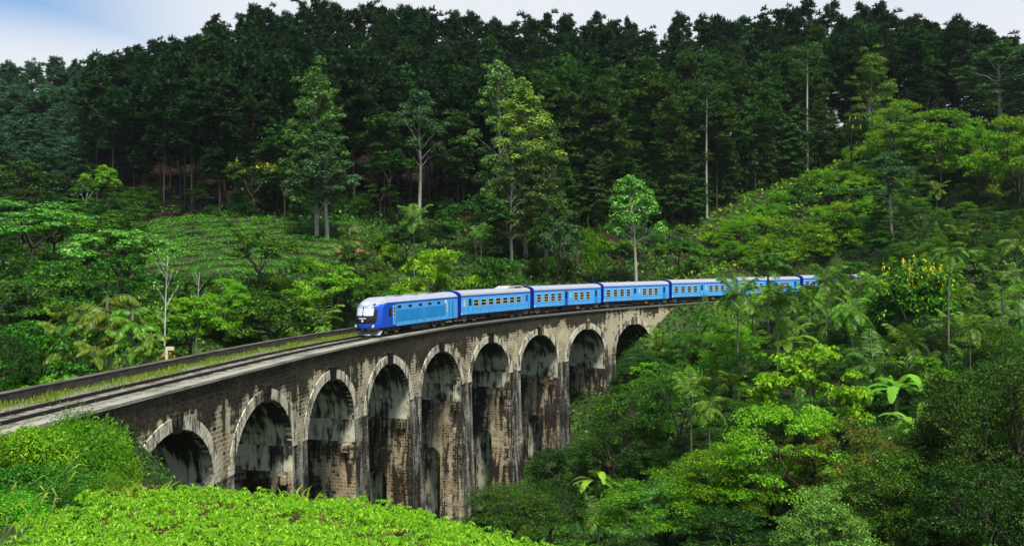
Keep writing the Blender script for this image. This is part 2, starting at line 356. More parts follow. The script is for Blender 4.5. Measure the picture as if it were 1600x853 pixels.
# ------------------------------------------------------------------ the track's line in plan (metres), near edge of the viaduct
DS = .25; NS = 1120
_s = np.arange(NS) * DS
_h = np.interp(_s, [0, 40, 70, 100, 130, 160, 200, 280], [.1362, .1621, .188, .3686, .6024, .8059, 1.0108, 1.25])
_x = -28.587 + np.concatenate([[0], np.cumsum(np.sin(_h) * DS)[:-1]])
_y = 1.961 + np.concatenate([[0], np.cumsum(np.cos(_h) * DS)[:-1]])
def zc(s): s = np.minimum(s, 230.); return -7.636 - .0051 * s + .0000413 * s * s
def P(s, wd, z):
    x = np.interp(s, _s, _x); y = np.interp(s, _s, _y); h = np.interp(s, _s, _h)
    return (float(x - math.cos(h) * wd), float(y + math.sin(h) * wd), float(zc(s) + z))
def nearest(X, Y):
    """arc length and signed offset w (towards the far side) of points"""
    X = np.asarray(X, float).ravel(); Y = np.asarray(Y, float).ravel(); k = np.empty(len(X), int)
    xs, ys = _x[::4], _y[::4]
    for i in range(0, len(X), 20000):
        k[i:i + 20000] = np.argmin((X[i:i + 20000, None] - xs) ** 2 + (Y[i:i + 20000, None] - ys) ** 2, axis=1) * 4
    dx = X - _x[k]; dy = Y - _y[k]
    return _s[k], -dx * np.cos(_h[k]) + dy * np.sin(_h[k]), np.hypot(dx, dy)
WID = 7.3
PITCH, A0, HS, RISE, CROWN, RING = 12.27, 54.4, 4.75, 4.3, 2.5, .8
CROWNS = [A0 + PITCH * i for i in range(9)]
ZSP = -(CROWN + RISE)

# ------------------------------------------------------------------ ground
ctl = []
def cu(u, v, Y, dz=0.): x, y, z = at(u, v, Y); ctl.append((x, y, z + dz))
for p in [(0, 0, -2.2), (-15, 4, -2.8), (15, 4, -4), (0, -30, 1), (-40, -20, 0), (40, -20, -6), (-30, 15, -5), (30, 15, -9), (60, 20, -10), (-14, 12, -4.2), (6, 12, -4.6), (-5, 12, -4.3)]: ctl.append(p)
for u, v, Y in [(-100, 853, 20), (100, 853, 21), (400, 853, 21), (750, 855, 21.5), (0, 800, 30), (200, 786, 33), (480, 792, 33), (650, 812, 30.5), (860, 872, 26)]: cu(u, v, Y)
for p in [(-14, 44, -13), (-9, 43, -15), (-2, 40, -15), (4, 34, -15), (8, 26, -13), (-19, 38, -9.8), (-27, 38, -8.6), (-34, 36, -8.6), (-26, 26, -7.5), (-45, 40, -9)]: ctl.append(p)
for s, z in [(54, -14.5), (60, -16), (66, -18.5), (80, -22.5), (92, -27), (105, -31), (117, -33), (129, -30), (140, -23.5), (152, -15), (160, -9.5)]:
    for wd in (-4, 3.6, 12): x, y, _ = P(s, wd, 0); ctl.append((x, y, z))
for u, v, Y, dz in [(900, 853, 62, -3), (1200, 853, 52, -3), (1600, 853, 46, -3), (1800, 800, 50, -3), (800, 830, 98, 0), (930, 760, 103, 0), (1000, 660, 118, -1), (1100, 610, 118, -3),
                    (1200, 700, 76, -4), (1400, 700, 66, -4), (1560, 700, 60, -4), (1450, 580, 88, -3), (1250, 530, 112, -4), (1150, 490, 140, -4), (1480, 600, 90, 0), (1620, 520, 108, -4), (1350, 480, 135, -3), (1500, 450, 150, -3), (1700, 420, 150, -3),
                    (1080, 400, 195, -2), (1150, 365, 198, -2), (1230, 325, 205, -2), (1330, 265, 212, -2), (1420, 205, 222, -2), (1500, 205, 222, -2), (1600, 215, 222, -2), (1750, 230, 220, 0), (1420, 330, 205, -2), (1550, 320, 212, -2),
                    (150, 325, 215, 0), (300, 338, 190, 0), (500, 340, 192, 0), (515, 372, 165, 0), (380, 428, 135, 0), (300, 345, 178, 0), (540, 350, 178, 0), (230, 422, 140, 0), (420, 385, 155, 0),
                    (300, 470, 118, -2), (330, 530, 92, -2), (150, 560, 80, -5), (0, 560, 75, -6), (-200, 560, 75, -6), (0, 450, 110, -8), (60, 340, 170, -8), (100, 310, 220, -4), (-200, 330, 200, -4),
                    (480, 480, 112, -3), (560, 445, 130, -3), (650, 425, 150, -2), (800, 430, 160, -4), (950, 420, 172, -3), (1040, 420, 182, -1),
                    (700, 338, 205, 0), (900, 348, 212, 0), (1050, 348, 218, 0), (1200, 292, 235, 0), (1300, 266, 245, 0), (1450, 225, 255, 0),
                    (300, 215, 268, 0), (600, 207, 280, 0), (900, 212, 288, 0), (1200, 206, 290, 0), (1350, 200, 285, 0), (1500, 190, 275, 0), (1700, 200, 265, 0),
                    (0, 300, 300, 0), (160, 275, 320, 0), (80, 235, 400, 0), (-100, 235, 420, 0), (200, 235, 400, 0)]: cu(u, v, Y, dz)
for p in [(-150, 480, 30), (0, 360, 24), (60, 370, 24), (130, 350, 22), (-60, 360, 30), (0, 480, 5), (150, 480, 5), (300, 300, 20), (300, 150, 0), (250, 60, -10), (150, 50, -12), (-200, 100, -5), (-150, 0, 0), (-300, 300, 20), (600, 600, 0), (-600, 600, 0), (0, 900, 0), (-800, 0, 0), (800, 0, 0), (0, -500, 0)]: ctl.append(p)
ctl = np.array(ctl)
_K = np.hypot(ctl[:, None, 0] - ctl[None, :, 0], ctl[:, None, 1] - ctl[None, :, 1])
_w = np.linalg.solve(-_K + np.eye(len(ctl)) * .8, ctl[:, 2] - ctl[:, 2].mean())
def smooth01(x): x = np.clip(x, 0, 1); return x * x * (3 - 2 * x)
def terrain(X, Y):
    X = np.asarray(X, float); Y = np.asarray(Y, float); sh = X.shape; x = X.ravel(); y = Y.ravel(); z = np.empty(len(x))
    for i in range(0, len(x), 20000):
        z[i:i + 20000] = -np.hypot(x[i:i + 20000, None] - ctl[:, 0], y[i:i + 20000, None] - ctl[:, 1]) @ _w + ctl[:, 2].mean()
    s, wd, d = nearest(x, y)
    dev = np.abs(wd - 3.3)
    on = smooth01((48.5 - s) / 2.5) + smooth01((s - 160) / 4)          # the line lies on the ground off the viaduct
    on *= (s > 2) * (1 - smooth01((s - 217) / 8))
    bench = (zc(s) - .30) - np.clip(dev - 4.0, 0, 9) * .35
    k = on * (1 - smooth01((dev - 4.6) / 7.0))
    z = z * (1 - k) + bench * k
    under = smooth01((s - 47.5) / 2) * smooth01((161 - s) / 3)            # keep the ground clear of the arches
    lim = zc(s) + ZSP - 1.5
    z = np.where((under > .5) & (dev < 5), np.minimum(z, np.where(s > 150, zc(s) - 3.0, np.where(s < 56, zc(s) - 6.5, lim))), z)
    z = z + .18 * np.sin(x * .9 + np.sin(y * .7)) * np.sin(y * .8) * np.clip(dev / 12, 0, 1)
    return z.reshape(sh)
def tz(x, y): return float(terrain(np.array([x]), np.array([y]))[0])
gx = np.unique(np.concatenate([np.linspace(-700, -190, 16), np.linspace(-190, -60, 53), np.linspace(-60, 60, 121), np.linspace(60, 220, 81), np.linspace(220, 700, 16)]))
gy = np.unique(np.concatenate([np.linspace(-300, -20, 12), np.linspace(-20, 130, 151), np.linspace(130, 330, 101), np.linspace(330, 900, 26)]))
GX, GY = np.meshgrid(gx, gy); GZ = terrain(GX, GY)
m = MB(); m.grid([[(GX[i, j], GY[i, j], GZ[i, j]) for j in range(len(gx))] for i in range(len(gy))])
tag(m.build('ground', M['ground']), kind='structure')
def hit(u, v, ymin=40., ymax=420.):
    """the ground point seen at a pixel"""
    Y = np.linspace(ymin, ymax, 500); X = (u - U0) * Y / F; Z = -(v - V0) * Y / F
    k = np.nonzero(terrain(X, Y) > Z)[0]
    return None if len(k) == 0 or k[0] == 0 else (float(X[k[0]]), float(Y[k[0]]))

# ------------------------------------------------------------------ the moist air of the valley
hz = MB(); hz.box(-720, 720, -320, 920, float(GZ.min()) - 2, 125)
hm = bpy.data.materials.new('haze'); hm.use_nodes = True; hn = hm.node_tree; hn.nodes.remove(hn.nodes['Principled BSDF'])
pv = hn.nodes.new('ShaderNodeVolumePrincipled'); pv.inputs['Density'].default_value = .00004; pv.inputs['Color'].default_value = (.80, .90, .96, 1)
hn.links.new(pv.outputs[0], hn.nodes['Material Output'].inputs['Volume'])
tag(hz.build('haze', hm), kind='stuff')
sc.cycles.volume_bounces = 0
# ------------------------------------------------------------------ viaduct
via = empty('viaduct', P(54, 3.6, -14), 0, 'tall curved viaduct of nine stained stone arches carrying the blue train', 'viaduct')
via_inv = Matrix.Translation(via.location).inverted()
def vpart(mb, name, mats, parent=None):
    mb.v = [tuple(Vector(p) - via.location) for p in mb.v]
    return mb.build(name, mats, parent or via)
def sp(mb, quad, mi=0, smooth=False):
    """quad of (s,w,z) points; UV in metres"""
    mb.poly([P(*q) for q in quad], mi, [(q[0] + q[1], q[2]) for q in quad], smooth)
def sbox(mb, s0, s1, w0, w1, z0, z1, mi=0, step=1.5):
    n = max(1, int(round((s1 - s0) / step))); ss = np.linspace(s0, s1, n + 1)
    for a, b in zip(ss[:-1], ss[1:]):
        sp(mb, [(a, w0, z0), (b, w0, z0), (b, w0, z1), (a, w0, z1)], mi)
        sp(mb, [(b, w1, z0), (a, w1, z0), (a, w1, z1), (b, w1, z1)], mi)
        sp(mb, [(a, w0, z1), (b, w0, z1), (b, w1, z1), (a, w1, z1)], mi)
        sp(mb, [(a, w1, z0), (b, w1, z0), (b, w0, z0), (a, w0, z0)], mi)
    sp(mb, [(s0, w1, z0), (s0, w0, z0), (s0, w0, z1), (s0, w1, z1)], mi)
    sp(mb, [(s1, w0, z0), (s1, w1, z0), (s1, w1, z1), (s1, w0, z1)], mi)
def arc(hs, rise, n=28): return [(hs * -math.cos(math.pi * k / n), ZSP + rise * math.sin(math.pi * k / n)) for k in range(n + 1)]
S_IN, S_OUT = 30., 174.
EX = arc(HS + RING, RISE + RING, 32)
for wface, flip in ((0., False), (WID, True)):
    m = MB(); top = -.15
    def strip(a, za, b, zb):
        q = [(a, wface, za), (b, wface, zb), (b, wface, top), (a, wface, top)]
        sp(m, q[::-1] if flip else q)
    edge = S_IN
    for i, c in enumerate(CROWNS):
        a = c - HS - RING
        lowz = -9. if i == 0 else ZSP
        n = max(1, int((a - edge) / 1.5))
        for k in range(n): strip(edge + (a - edge) * k / n, lowz, edge + (a - edge) * (k + 1) / n, lowz)
        for (x0, z0), (x1, z1) in zip(EX[:-1], EX[1:]): strip(c + x0, z0, c + x1, z1)
        edge = c + HS + RING
    for k in range(9): strip(edge + (S_OUT - edge) * k / 9, -9., edge + (S_OUT - edge) * (k + 1) / 9, -9.)
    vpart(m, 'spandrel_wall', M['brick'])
INn = arc(HS, RISE, 28)
for c in CROWNS:
    m = MB()
    Gd = []; UVs = []
    al = 0
    for k, (x, z) in enumerate(INn):
        if k: al += math.hypot(x - INn[k - 1][0], z - INn[k - 1][1])
        Gd.append([P(c + x, wd, z) for wd in np.linspace(.0, WID, 5)]); UVs.append([(c + wd * 1.0, z) for wd in np.linspace(.0, WID, 5)])
    m.grid(Gd, 1, True, False, UVs)
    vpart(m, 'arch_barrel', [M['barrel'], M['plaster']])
    for w0, w1 in ((-.07, .45), (WID - .45, WID + .07)):
        m = MB(); n = 32; ia, ea = arc(HS, RISE, n), arc(HS + RING, RISE + RING, n); al = 0
        for k in range(n):
            (x0, z0), (x1, z1), (X0, Z0), (X1, Z1) = ia[k], ia[k + 1], ea[k], ea[k + 1]
            dl = math.hypot(X1 - X0, Z1 - Z0)
            def rq(q, uv): m.poly([P(*p) for p in q], 0, uv)
            uvq = [(al, .1), (al + dl, .1), (al + dl, .9), (al, .9)]
            for wf, fl in ((w0, False), (w1, True)):
                q = [(c + x0, wf, z0), (c + x1, wf, z1), (c + X1, wf, Z1), (c + X0, wf, Z0)]
                rq(q[::-1] if fl else q, uvq[::-1] if fl else uvq)
            rq([(c + X0, w0, Z0), (c + X1, w0, Z1), (c + X1, w1, Z1), (c + X0, w1, Z0)], uvq)
            rq([(c + x1, w0, z1), (c + x0, w0, z0), (c + x0, w1, z0), (c + x1, w1, z1)], uvq)
            al += dl
        for x0, x1 in ((-HS - RING, -HS), (HS, HS + RING)):
            m.poly([P(c + x0, w0, ZSP), P(c + x1, w0, ZSP), P(c + x1, w1, ZSP), P(c + x0, w1, ZSP)], 0, [(0, .1)] * 4)
        vpart(m, 'arch_ring', M['ring'])
        m = MB(); zt = -CROWN + RING + .28; zb = -CROWN - .15
        kw0, kw1 = (w0 - .22, w1) if w0 < 0 else (w0, w1 + .22)
        pts = [(-.36, zb), (.36, zb), (.52, zt), (-.52, zt)]
        F0 = [(c + a, kw0, b) for a, b in pts]; F1 = [(c + a, kw1, b) for a, b in pts]
        sp(m, F0); sp(m, F1[::-1])
        for k in range(4): sp(m, [F0[(k + 1) % 4], F0[k], F1[k], F1[(k + 1) % 4]])
        vpart(m, 'keystone', M['key'])
# piers and abutments
def pier(sc_, half0, half1, name, opening):
    """battered pier from the springing down; faces of (s,w,z) by level"""
    zb = min(tz(*P(sc_ + ds, wd, 0)[:2]) for wd in (-1, 3.6, 8) for ds in (-6, -2, 2, 6)) - zc(sc_) - 2.0
    depth = ZSP - zb; m = MB()
    def lv(z):
        k = (ZSP - z) / 24.
        return half0 + .42 * k, half1 + .42 * k, -.0 - .75 * k, WID + .75 * k
    ZP = -8.8; ZO = -14.2; OW = 1.12; wc = WID / 2
    zz = [ZSP]; z = ZSP
    for z in (ZP,): zz.append(z)
    end = ZO if opening else zb
    while zz[-1] - 3 > end + 1: zz.append(zz[-1] - 2.5)
    zz.append(end)
    def sides(z1, z0, wr, inner_mi=None):
        """faces between two levels for the w-range wr = (f0, f1) functions"""
        a1, b1, c1, d1 = lv(z1); a0, b0, c0, d0 = lv(z0)
        W1 = wr(c1, d1); W0 = wr(c0, d0)
        up = z0 >= ZP - .01
        mi_in = 1 if up else 0
        q = [(sc_ - a0, W0[1], z0), (sc_ - a0, W0[0], z0), (sc_ - a1, W1[0], z1), (sc_ - a1, W1[1], z1)]; sp(m, q, mi_in)
        q = [(sc_ + b0, W0[0], z0), (sc_ + b0, W0[1], z0), (sc_ + b1, W1[1], z1), (sc_ + b1, W1[0], z1)]; sp(m, q, mi_in)
        q = [(sc_ - a0, W0[0], z0), (sc_ + b0, W0[0], z0), (sc_ + b1, W1[0], z1), (sc_ - a1, W1[0], z1)]; sp(m, q, 2 if W0[0] == c0 else 1)
        q = [(sc_ + b0, W0[1], z0), (sc_ - a0, W0[1], z0), (sc_ - a1, W1[1], z1), (sc_ + b1, W1[1], z1)]; sp(m, q, 2 if W0[1] == d0 else 1)
    for z1, z0 in zip(zz[:-1], zz[1:]): sides(z1, z0, lambda c, d: (c, d))
    if opening:
        zl = [ZO]
        while zl[-1] - 3 > zb + 1: zl.append(zl[-1] - 2.5)
        zl.append(zb)
        for z1, z0 in zip(zl[:-1], zl[1:]):
            sides(z1, z0, lambda c, d: (c, wc - OW)); sides(z1, z0, lambda c, d: (wc + OW, d))
        a, b, _, _ = lv(ZO); n = 10; cz = ZO - OW - .12; a += .03; b += .03
        pr = [(wc - OW * math.cos(math.pi * k / n), cz + OW * math.sin(math.pi * k / n)) for k in range(n + 1)]
        for (w0, z0), (w1, z1) in zip(pr[:-1], pr[1:]):
            sp(m, [(sc_ - a, w1, z1), (sc_ - a, w0, z0), (sc_ - a, w0, ZO), (sc_ - a, w1, ZO)], 0)
            sp(m, [(sc_ + b, w0, z0), (sc_ + b, w1, z1), (sc_ + b, w1, ZO), (sc_ + b, w0, ZO)], 0)
            sp(m, [(sc_ - a, w0, z0), (sc_ - a, w1, z1), (sc_ + b, w1, z1), (sc_ + b, w0, z0)], 1)
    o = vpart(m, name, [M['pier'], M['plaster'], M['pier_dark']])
    a, b, _, _ = lv(-9.5)
    for sgn in (-1, 1):
        if (sgn < 0 and half0 > 3) or (sgn > 0 and half1 > 3): continue
        for wd in (.75, 2.7, 4.6, 6.55):
            k = MB(); e = sc_ + (b if sgn > 0 else -a)
            s0, s1 = (e - .3, e + .42) if sgn > 0 else (e - .42, e + .3)
            sbox(k, s0, s1, wd - .36, wd + .36, -9.75, -9.05); vpart(k, 'corbel', M['pier'], o)
    return o
HP = PITCH / 2 - HS
pier(CROWNS[0] - HS - 6, 6, 6, 'abutment', False)
for i in range(8): pier(CROWNS[i] + PITCH / 2, HP, HP, 'pier', i in (2, 3, 4, 5, 6))
pier(CROWNS[8] + HS + 6, 6, 6, 'abutment', False)
m = MB(); sbox(m, 14, S_OUT + 30, -.16, .60, -.15, .03); vpart(m, 'coping', M['coping'])
m = MB(); sbox(m, 14, S_OUT + 30, WID - .50, WID + .02, -.34, .38); vpart(m, 'parapet', M['parapet'])
m = MB(); sbox(m, 14, S_OUT + 30, WID - .53, WID + .05, .382, .42); vpart(m, 'parapet_cap', M['cap'])

# ------------------------------------------------------------------ permanent way
m = MB(); G = []; UV = []
prof = [(.58, -.20), (1.2, -.17), (1.9, -.155), (2.5, -.165), (3.05, -.15), (3.6, -.165), (4.2, -.155), (4.9, -.20), (6.0, -.28), (6.8, -.30)]
for s in np.arange(12, 221, .5):
    G.append([P(s, wd, z + rng.normal(0, .018)) for wd, z in prof]); UV.append([(s, wd) for wd, z in prof])
m.grid(G, 0, True, False, UV)
o = m.build('ballast_bed', M['ballast']); tag(o, kind='structure')
trk = empty('railway_track', P(40, 3.05, 0), 0, 'single rusty railway track on pale ballast leading under the train', 'railway track')
def tpart(mb, name, mat): mb.v = [tuple(Vector(p) - trk.location) for p in mb.v]; return mb.build(name, mat, trk)
for wd in (2.21, 3.89):
    m = MB(); sbox(m, 12, 220, wd - .045, wd + .045, -.01, .045); sbox(m, 12, 220, wd - .016, wd + .016, -.13, -.01); sbox(m, 12, 220, wd - .08, wd + .08, -.152, -.13); tpart(m, 'rail', M['rail'])
for k in range(95):
    s = 34 + k * .75; m = MB(); sbox(m, s - .12, s + .12, 1.75, 4.35, -.28, -.152); tpart(m, 'sleeper', M['sleeper'])

# ------------------------------------------------------------------ the train: one locomotive and its coaches
def vehicle_frame(s0, s1):
    a = Vector(P(s0 + 1, 3.05, 0)); b = Vector(P(s1 - 1, 3.05, 0)); c = (a + b) / 2; d = a - b
    return c, math.atan2(d.y, d.x), d.length + 2
def bogie(root, x):
    m = MB()
    for y in (-1.0, 1.0):
        m.box(x - 1.55, x + 1.55, y - .07, y + .07, .42, .66); m.box(x - .35, x + .35, y - .12, y + .12, .28, .60)
        for dx in (-1.1, 1.1): m.box(x + dx - .2, x + dx + .2, y - .13, y + .13, .30, .58)
    m.box(x - .25, x + .25, -1.0, 1.0, .45, .75)
    b = m.build('bogie', M['under'], root)
    for dx in (-1.1, 1.1):
        w_ = MB()
        for y in (-.80, .80):
            w_.cyl((x + dx, y, .44), (0, 1, 0), .42, .13, 18)
        w_.cyl((x + dx, 0, .44), (0, 1, 0), .07, 1.7, 8)
        w_.build('wheelset', M['steel'], b)
def sides(fn):
    for sg in (1, -1): fn(sg)
def slab(m, x0, x1, sg, y, t, z0, z1, mi=0):
    ya, yb = (y, y + t) if sg > 0 else (-y - t, -y)
    m.box(x0, x1, ya, yb, z0, z1, mi)
def framed(root, name, x0, x1, z0, z1, sg, frame_mat, bars=(), pane='glass', f=.055):
    m = MB(); y = 1.452
    slab(m, x0 - f, x1 + f, sg, y - .04, .062, z1, z1 + f); slab(m, x0 - f, x1 + f, sg, y - .04, .062, z0 - f, z0)
    slab(m, x0 - f, x0, sg, y - .04, .060, z0, z1); slab(m, x1, x1 + f, sg, y - .04, .060, z0, z1)
    for b in bars: slab(m, x0, x1, sg, y - .04, .058, b - .035, b + .035)
    o = m.build(name, M[frame_mat], root)
    p = MB(); slab(p, x0, x1, sg, y - .03, .038, z0, z1); p.build('pane', M[pane], o)
    return o
def roof_prof(hw, z0, z1, n=12): return [(hw * math.cos(math.pi * k / n), z0 + (z1 - z0) * math.sin(math.pi * k / n) ** .75) for k in range(n + 1)]
def add_roof(root, x0, x1, z0=3.26, z1=3.84, mat='roof'):
    m = MB(); pr = roof_prof(1.475, z0, z1)
    m.grid([[(x, y, z) for y, z in pr] for x in (x0, x1)], 0, True)
    m.poly([(x0, y, z) for y, z in pr]); m.poly([(x1, y, z) for y, z in pr[::-1]])
    m.poly([(x0, 1.475, z0), (x0, -1.475, z0), (x1, -1.475, z0), (x1, 1.475, z0)])
    return m.build('roof', M[mat], root)
def coach(s0, s1, kind, label):
    c, rz, Lc = vehicle_frame(s0, s1); h = Lc / 2 - .28
    root = empty('passenger_coach', c, rz, label, 'railway coach', 'blue coaches of the train')
    m = MB(); m.box(-h, h, -1.45, 1.45, .92, 3.26); m.build('body', M['sky_blue'], root)
    m = MB()
    for sg in (1, -1): slab(m, -h + .02, h - .02, sg, 1.40, .066, 3.10, 3.255)
    m.build('cantrail_band', M['deep_blue'], root)
    for xe in (h, -h):
        d = 1 if xe > 0 else -1
        m = MB(); pr = [(1.5, .9)] + roof_prof(1.5, 3.24, 3.87) + [(-1.5, .9)]
        xa, xb = sorted((xe - d * .10, xe + d * .05))
        m.poly([(xb, y, z) for y, z in pr]); m.poly([(xa, y, z) for y, z in pr[::-1]])
        for k in range(len(pr)):
            a, b = pr[k], pr[(k + 1) % len(pr)]; m.poly([(xb, *b), (xb, *a), (xa, *a), (xa, *b)])
        m.build('end_panel', M['navy'], root)
        m = MB(); x0, x1 = sorted((xe + d * .05, xe + d * .30)); m.box(x0, x1, -.55, .55, 1.0, 3.15); m.build('gangway', M['black'], root)
    add_roof(root, -h, h)
    m = MB(); m.box(-h, h, -1.28, 1.28, .70, .918); m.box(-2.2, 1.2, -1.1, 1.1, .30, .70); m.box(2.2, 3.4, -1.0, 1.0, .35, .70)
    m.build('underframe', M['under'], root)
    bogie(root, h - 2.9); bogie(root, -h + 2.9)
    for sg in (1, -1):
        for x in (-h + 1.0, h - 1.0):
            m = MB(); slab(m, x - .35, x + .35, sg, 1.05, .3, .32, .36); slab(m, x - .35, x + .35, sg, 1.05, .3, .62, .66); slab(m, x - .35, x - .31, sg, 1.3, .04, .32, .92); slab(m, x + .31, x + .35, sg, 1.3, .04, .32, .92); m.build('step_ladder', M['steel'], root)
    k = Lc / 17.5
    for sg in (1, -1):
        if kind == 'power':
            for i in range(7): framed(root, 'window', (5.05 - i * 1.72) * k - .55, (5.05 - i * 1.72) * k + .55, 1.98, 2.68, sg, 'cream', (2.34,))
            doors = [(6.0, 6.75, 'sky_blue'), (-7.75, -7.15, 'sky_blue')]
        else:
            for x in (7.25, 5.55, 3.95, 2.35, -1.75, -3.3, -4.85): framed(root, 'window', x * k - .46, x * k + .46, 1.72, 2.72, sg, 'cream', (2.4, 2.02))
            doors = [(.35, 1.05, 'deep_blue' if kind == 'open' else 'sky_blue'), (-7.35, -6.7, 'mid_blue')]
        for a, b, mt in doors:
            m = MB(); y = 1.452
            slab(m, a * k, b * k, sg, y - .03, .045, 1.0, 3.02); d = m.build('door', M[mt], root)
            m = MB(); slab(m, a * k + .12, b * k - .12, sg, y - .02, .048, 2.02, 2.86); m.build('pane', M['glass'], d)
            m = MB()
            for xx in (a * k - .07, b * k + .05): slab(m, xx - .02, xx + .02, sg, y, .05, 1.0, 2.9)
            m.build('handrail', M['mid_blue'], d)
        m = MB(); x = 7.6 * k if kind == 'power' else -.45 * k
        slab(m, x - .18, x + .18, sg, 1.455, .01, 1.9, 2.75) if kind == 'power' else slab(m, x - .14, x + .14, sg, 1.455, .01, 2.0, 2.72)
        m.build('notice_plate', M['cream'], root)
        m = MB(); slab(m, -h + .05, h - .05, sg, 1.40, .058, .925, .985); m.build('sill_rail', M['under'], root)
        m = MB(); slab(m, -h + .05, h - .05, sg, 1.40, .056, 1.52, 1.56); m.build('waist_moulding', M['mid_blue'], root)
        m = MB(); slab(m, h - .35, h - .12, sg, 1.40, .09, 1.0, 1.16); m.build('tail_lamp', M['white'], root)
        if kind != 'power':
            m = MB(); slab(m, -2.9, -2.3, sg, 1.12, .12, .36, .78); m.build('tool_box', M['orange'], root)
    if kind == 'power':
        m = MB(); pts = [(-3.2, 3.80), (-4.1, 4.08), (-7.2, 4.12), (-7.9, 3.80)]
        for y, fl in ((-.95, 0), (.95, 1)):
            q = [(x, y, z) for x, z in pts]; m.poly(q if fl else q[::-1])
        for (xa, za), (xb, zb) in zip(pts[:-1], pts[1:]): m.poly([(xa, .95, za), (xb, .95, zb), (xb, -.95, zb), (xa, -.95, za)][::-1])
        m.box(-3.2, -7.9, -.95, .95, 3.6, 3.80)
        u = m.build('roof_unit', M['roof_box'], root)
        m = MB(); m.box(-6.9, -5.2, -.97, .97, 3.86, 4.0); m.box(-6.5, -5.4, -.4, .5, 4.13, 4.17); m.build('grille', M['under'], u)
    else:
        for x in (6.2, 3.6, .9, -1.6, -4.4, -6.6):
            m = MB(); m.cyl((x * k, .25, 3.88), (0, 0, 1), .10, .14, 10); m.cyl((x * k, .25, 3.97), (0, 0, 1), .20, .07, 12); m.build('roof_vent', M['steel'], root)
    return root
def locomotive(s0, s1):
    c, rz, Lc = vehicle_frame(s0, s1); h = Lc / 2
    root = empty('locomotive', c, rz, 'blue diesel locomotive with rounded nose leading the train', 'locomotive')
    zr = lambda y: 3.82 - .52 * abs(y / 1.45) ** 3.2
    rake = lambda z: (max(0, z - 1.7) * .20 + max(0, z - 2.75) ** 2 * 1.9) + max(0, 1.1 - z) * .25
    def nx(y, z): return h - 1.45 * abs(y / 1.45) ** 3.0 - rake(z)
    ys = np.linspace(-1.45, 1.45, 41); vs = np.linspace(0, 1, 37); zl = lambda y, v: .80 + v * (zr(y) - .80)
    Gd = [[(nx(y, zl(y, v)), y, zl(y, v)) for y in ys] for v in vs]
    def mi(i, j):
        y = (ys[j] + ys[j + 1]) / 2; z = zl(y, (vs[i] + vs[i + 1]) / 2)
        return 1 if z > 2.92 + .34 * smooth01((h - nx(y, 1.5)) / 1.45) - (.0 if abs(y) > 1.1 else 0) else 0
    m = MB(); m.grid([r[::-1] for r in Gd], lambda i, j: mi(i, len(ys) - 2 - j), True); m.build('nose', [M['deep_blue'], M['roof']], root)
    # sides behind the nose
    zb = np.array([.80, 1.4, 2.0, 2.6, 3.0, 3.3]); xr = -h + .3
    for sg in (1, -1):
        for x0f, x1, mat, nm in ((None, 5.55, 'deep_blue', 'cab_side'), (5.55, xr, 'sky_blue', 'body_side')):
            m = MB(); rows = []
            for z in zb:
                x0 = nx(1.45, z) if x0f is None else x0f
                sl = .55 * smooth01((z - 1.2) / 2.0) * 1.6
                xa = x0 if x0f is None else x0 - sl * 0
                rows.append([(xa + (x1 - xa) * k / 6, sg * 1.45, z) for k in range(7)])
            m.grid(rows if sg > 0 else [r[::-1] for r in rows], 0, False); m.build(nm, M[mat], root)
    m = MB()
    for sg in (1, -1): slab(m, xr, 5.9, sg, 1.41, .062, 3.14, 3.30)
    m.build('cantrail_band', M['deep_blue'], root)
    yr = np.linspace(1.45, -1.45, 25)
    m = MB(); m.grid([[(nx(y, zr(y)) - .002, y, zr(y)) for y in yr], [(4.5, y, zr(y)) for y in yr], [(xr, y, zr(y)) for y in yr]], 0, True)
    m.build('roof', M['roof'], root)
    m = MB(); pr = [(1.5, .8)] + [(y * 1.03, zr(y) + .04) for y in yr] + [(-1.5, .8)]
    m.poly([(xr - .05, y, z) for y, z in pr[::-1]]); m.poly([(xr + .06, y, z) for y, z in pr])
    for k in range(len(pr)):
        a, b = pr[k], pr[(k + 1) % len(pr)]; m.poly([(xr + .06, *b), (xr + .06, *a), (xr - .05, *a), (xr - .05, *b)])
    m.build('end_panel', M['navy'], root)
    def patch(name, y0, y1, z0, z1, off, mat, parent=None, ny=14, nzz=8, rnd=0.):
        m = MB(); rows = []
        for k in range(nzz + 1):
            z = z0 + (z1 - z0) * k / nzz; t = abs(2 * k / nzz - 1); ins = rnd * max(0, t - .5) ** 2 * 4
            yy = np.linspace(y1 - ins, y0 + ins, ny + 1); rows.append([(nx(y, z) + off, y, z) for y in yy])
        m.grid(rows, 0, True); return m.build(name, M[mat], parent or root)
    mask = patch('nose_mask', -1.20, 1.20, 1.25, 3.08, .012, 'black', rnd=.14)
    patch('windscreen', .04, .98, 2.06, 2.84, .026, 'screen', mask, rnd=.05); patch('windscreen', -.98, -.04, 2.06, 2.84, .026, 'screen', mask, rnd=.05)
    for k in range(6): patch('lettering', -.40 + k * .14, -.31 + k * .14, 1.74 + .02 * (k % 2), 1.84, .026, 'white', mask, 2, 2)
    patch('crest', -.12, .12, 1.44, 1.66, .026, 'white', mask, 6, 6, .10)
    patch('headlamp', -.30, .30, 3.10, 3.36, .02, 'lamp', None, 6, 4, .06)
    for y in (-.86, .86): patch('marker_light', y - .11, y + .11, 3.08, 3.24, .02, 'black', None, 4, 4, .05)
    for y in (-.95, .95):
        p = Vector((nx(y, 1.0) + .02, y, 1.0)); m = MB(); m.cyl(p, (1, 0, 0), .15, .10, 14); m.build('headlamp', M['lamp'], root)
    m = MB()
    rows = [[(h - .25 - .9 * abs(y / 1.35) ** 2 - (.45 if z > .3 else 0), y, z) for y in np.linspace(1.35, -1.35, 13)] for z in (.08, .5)]
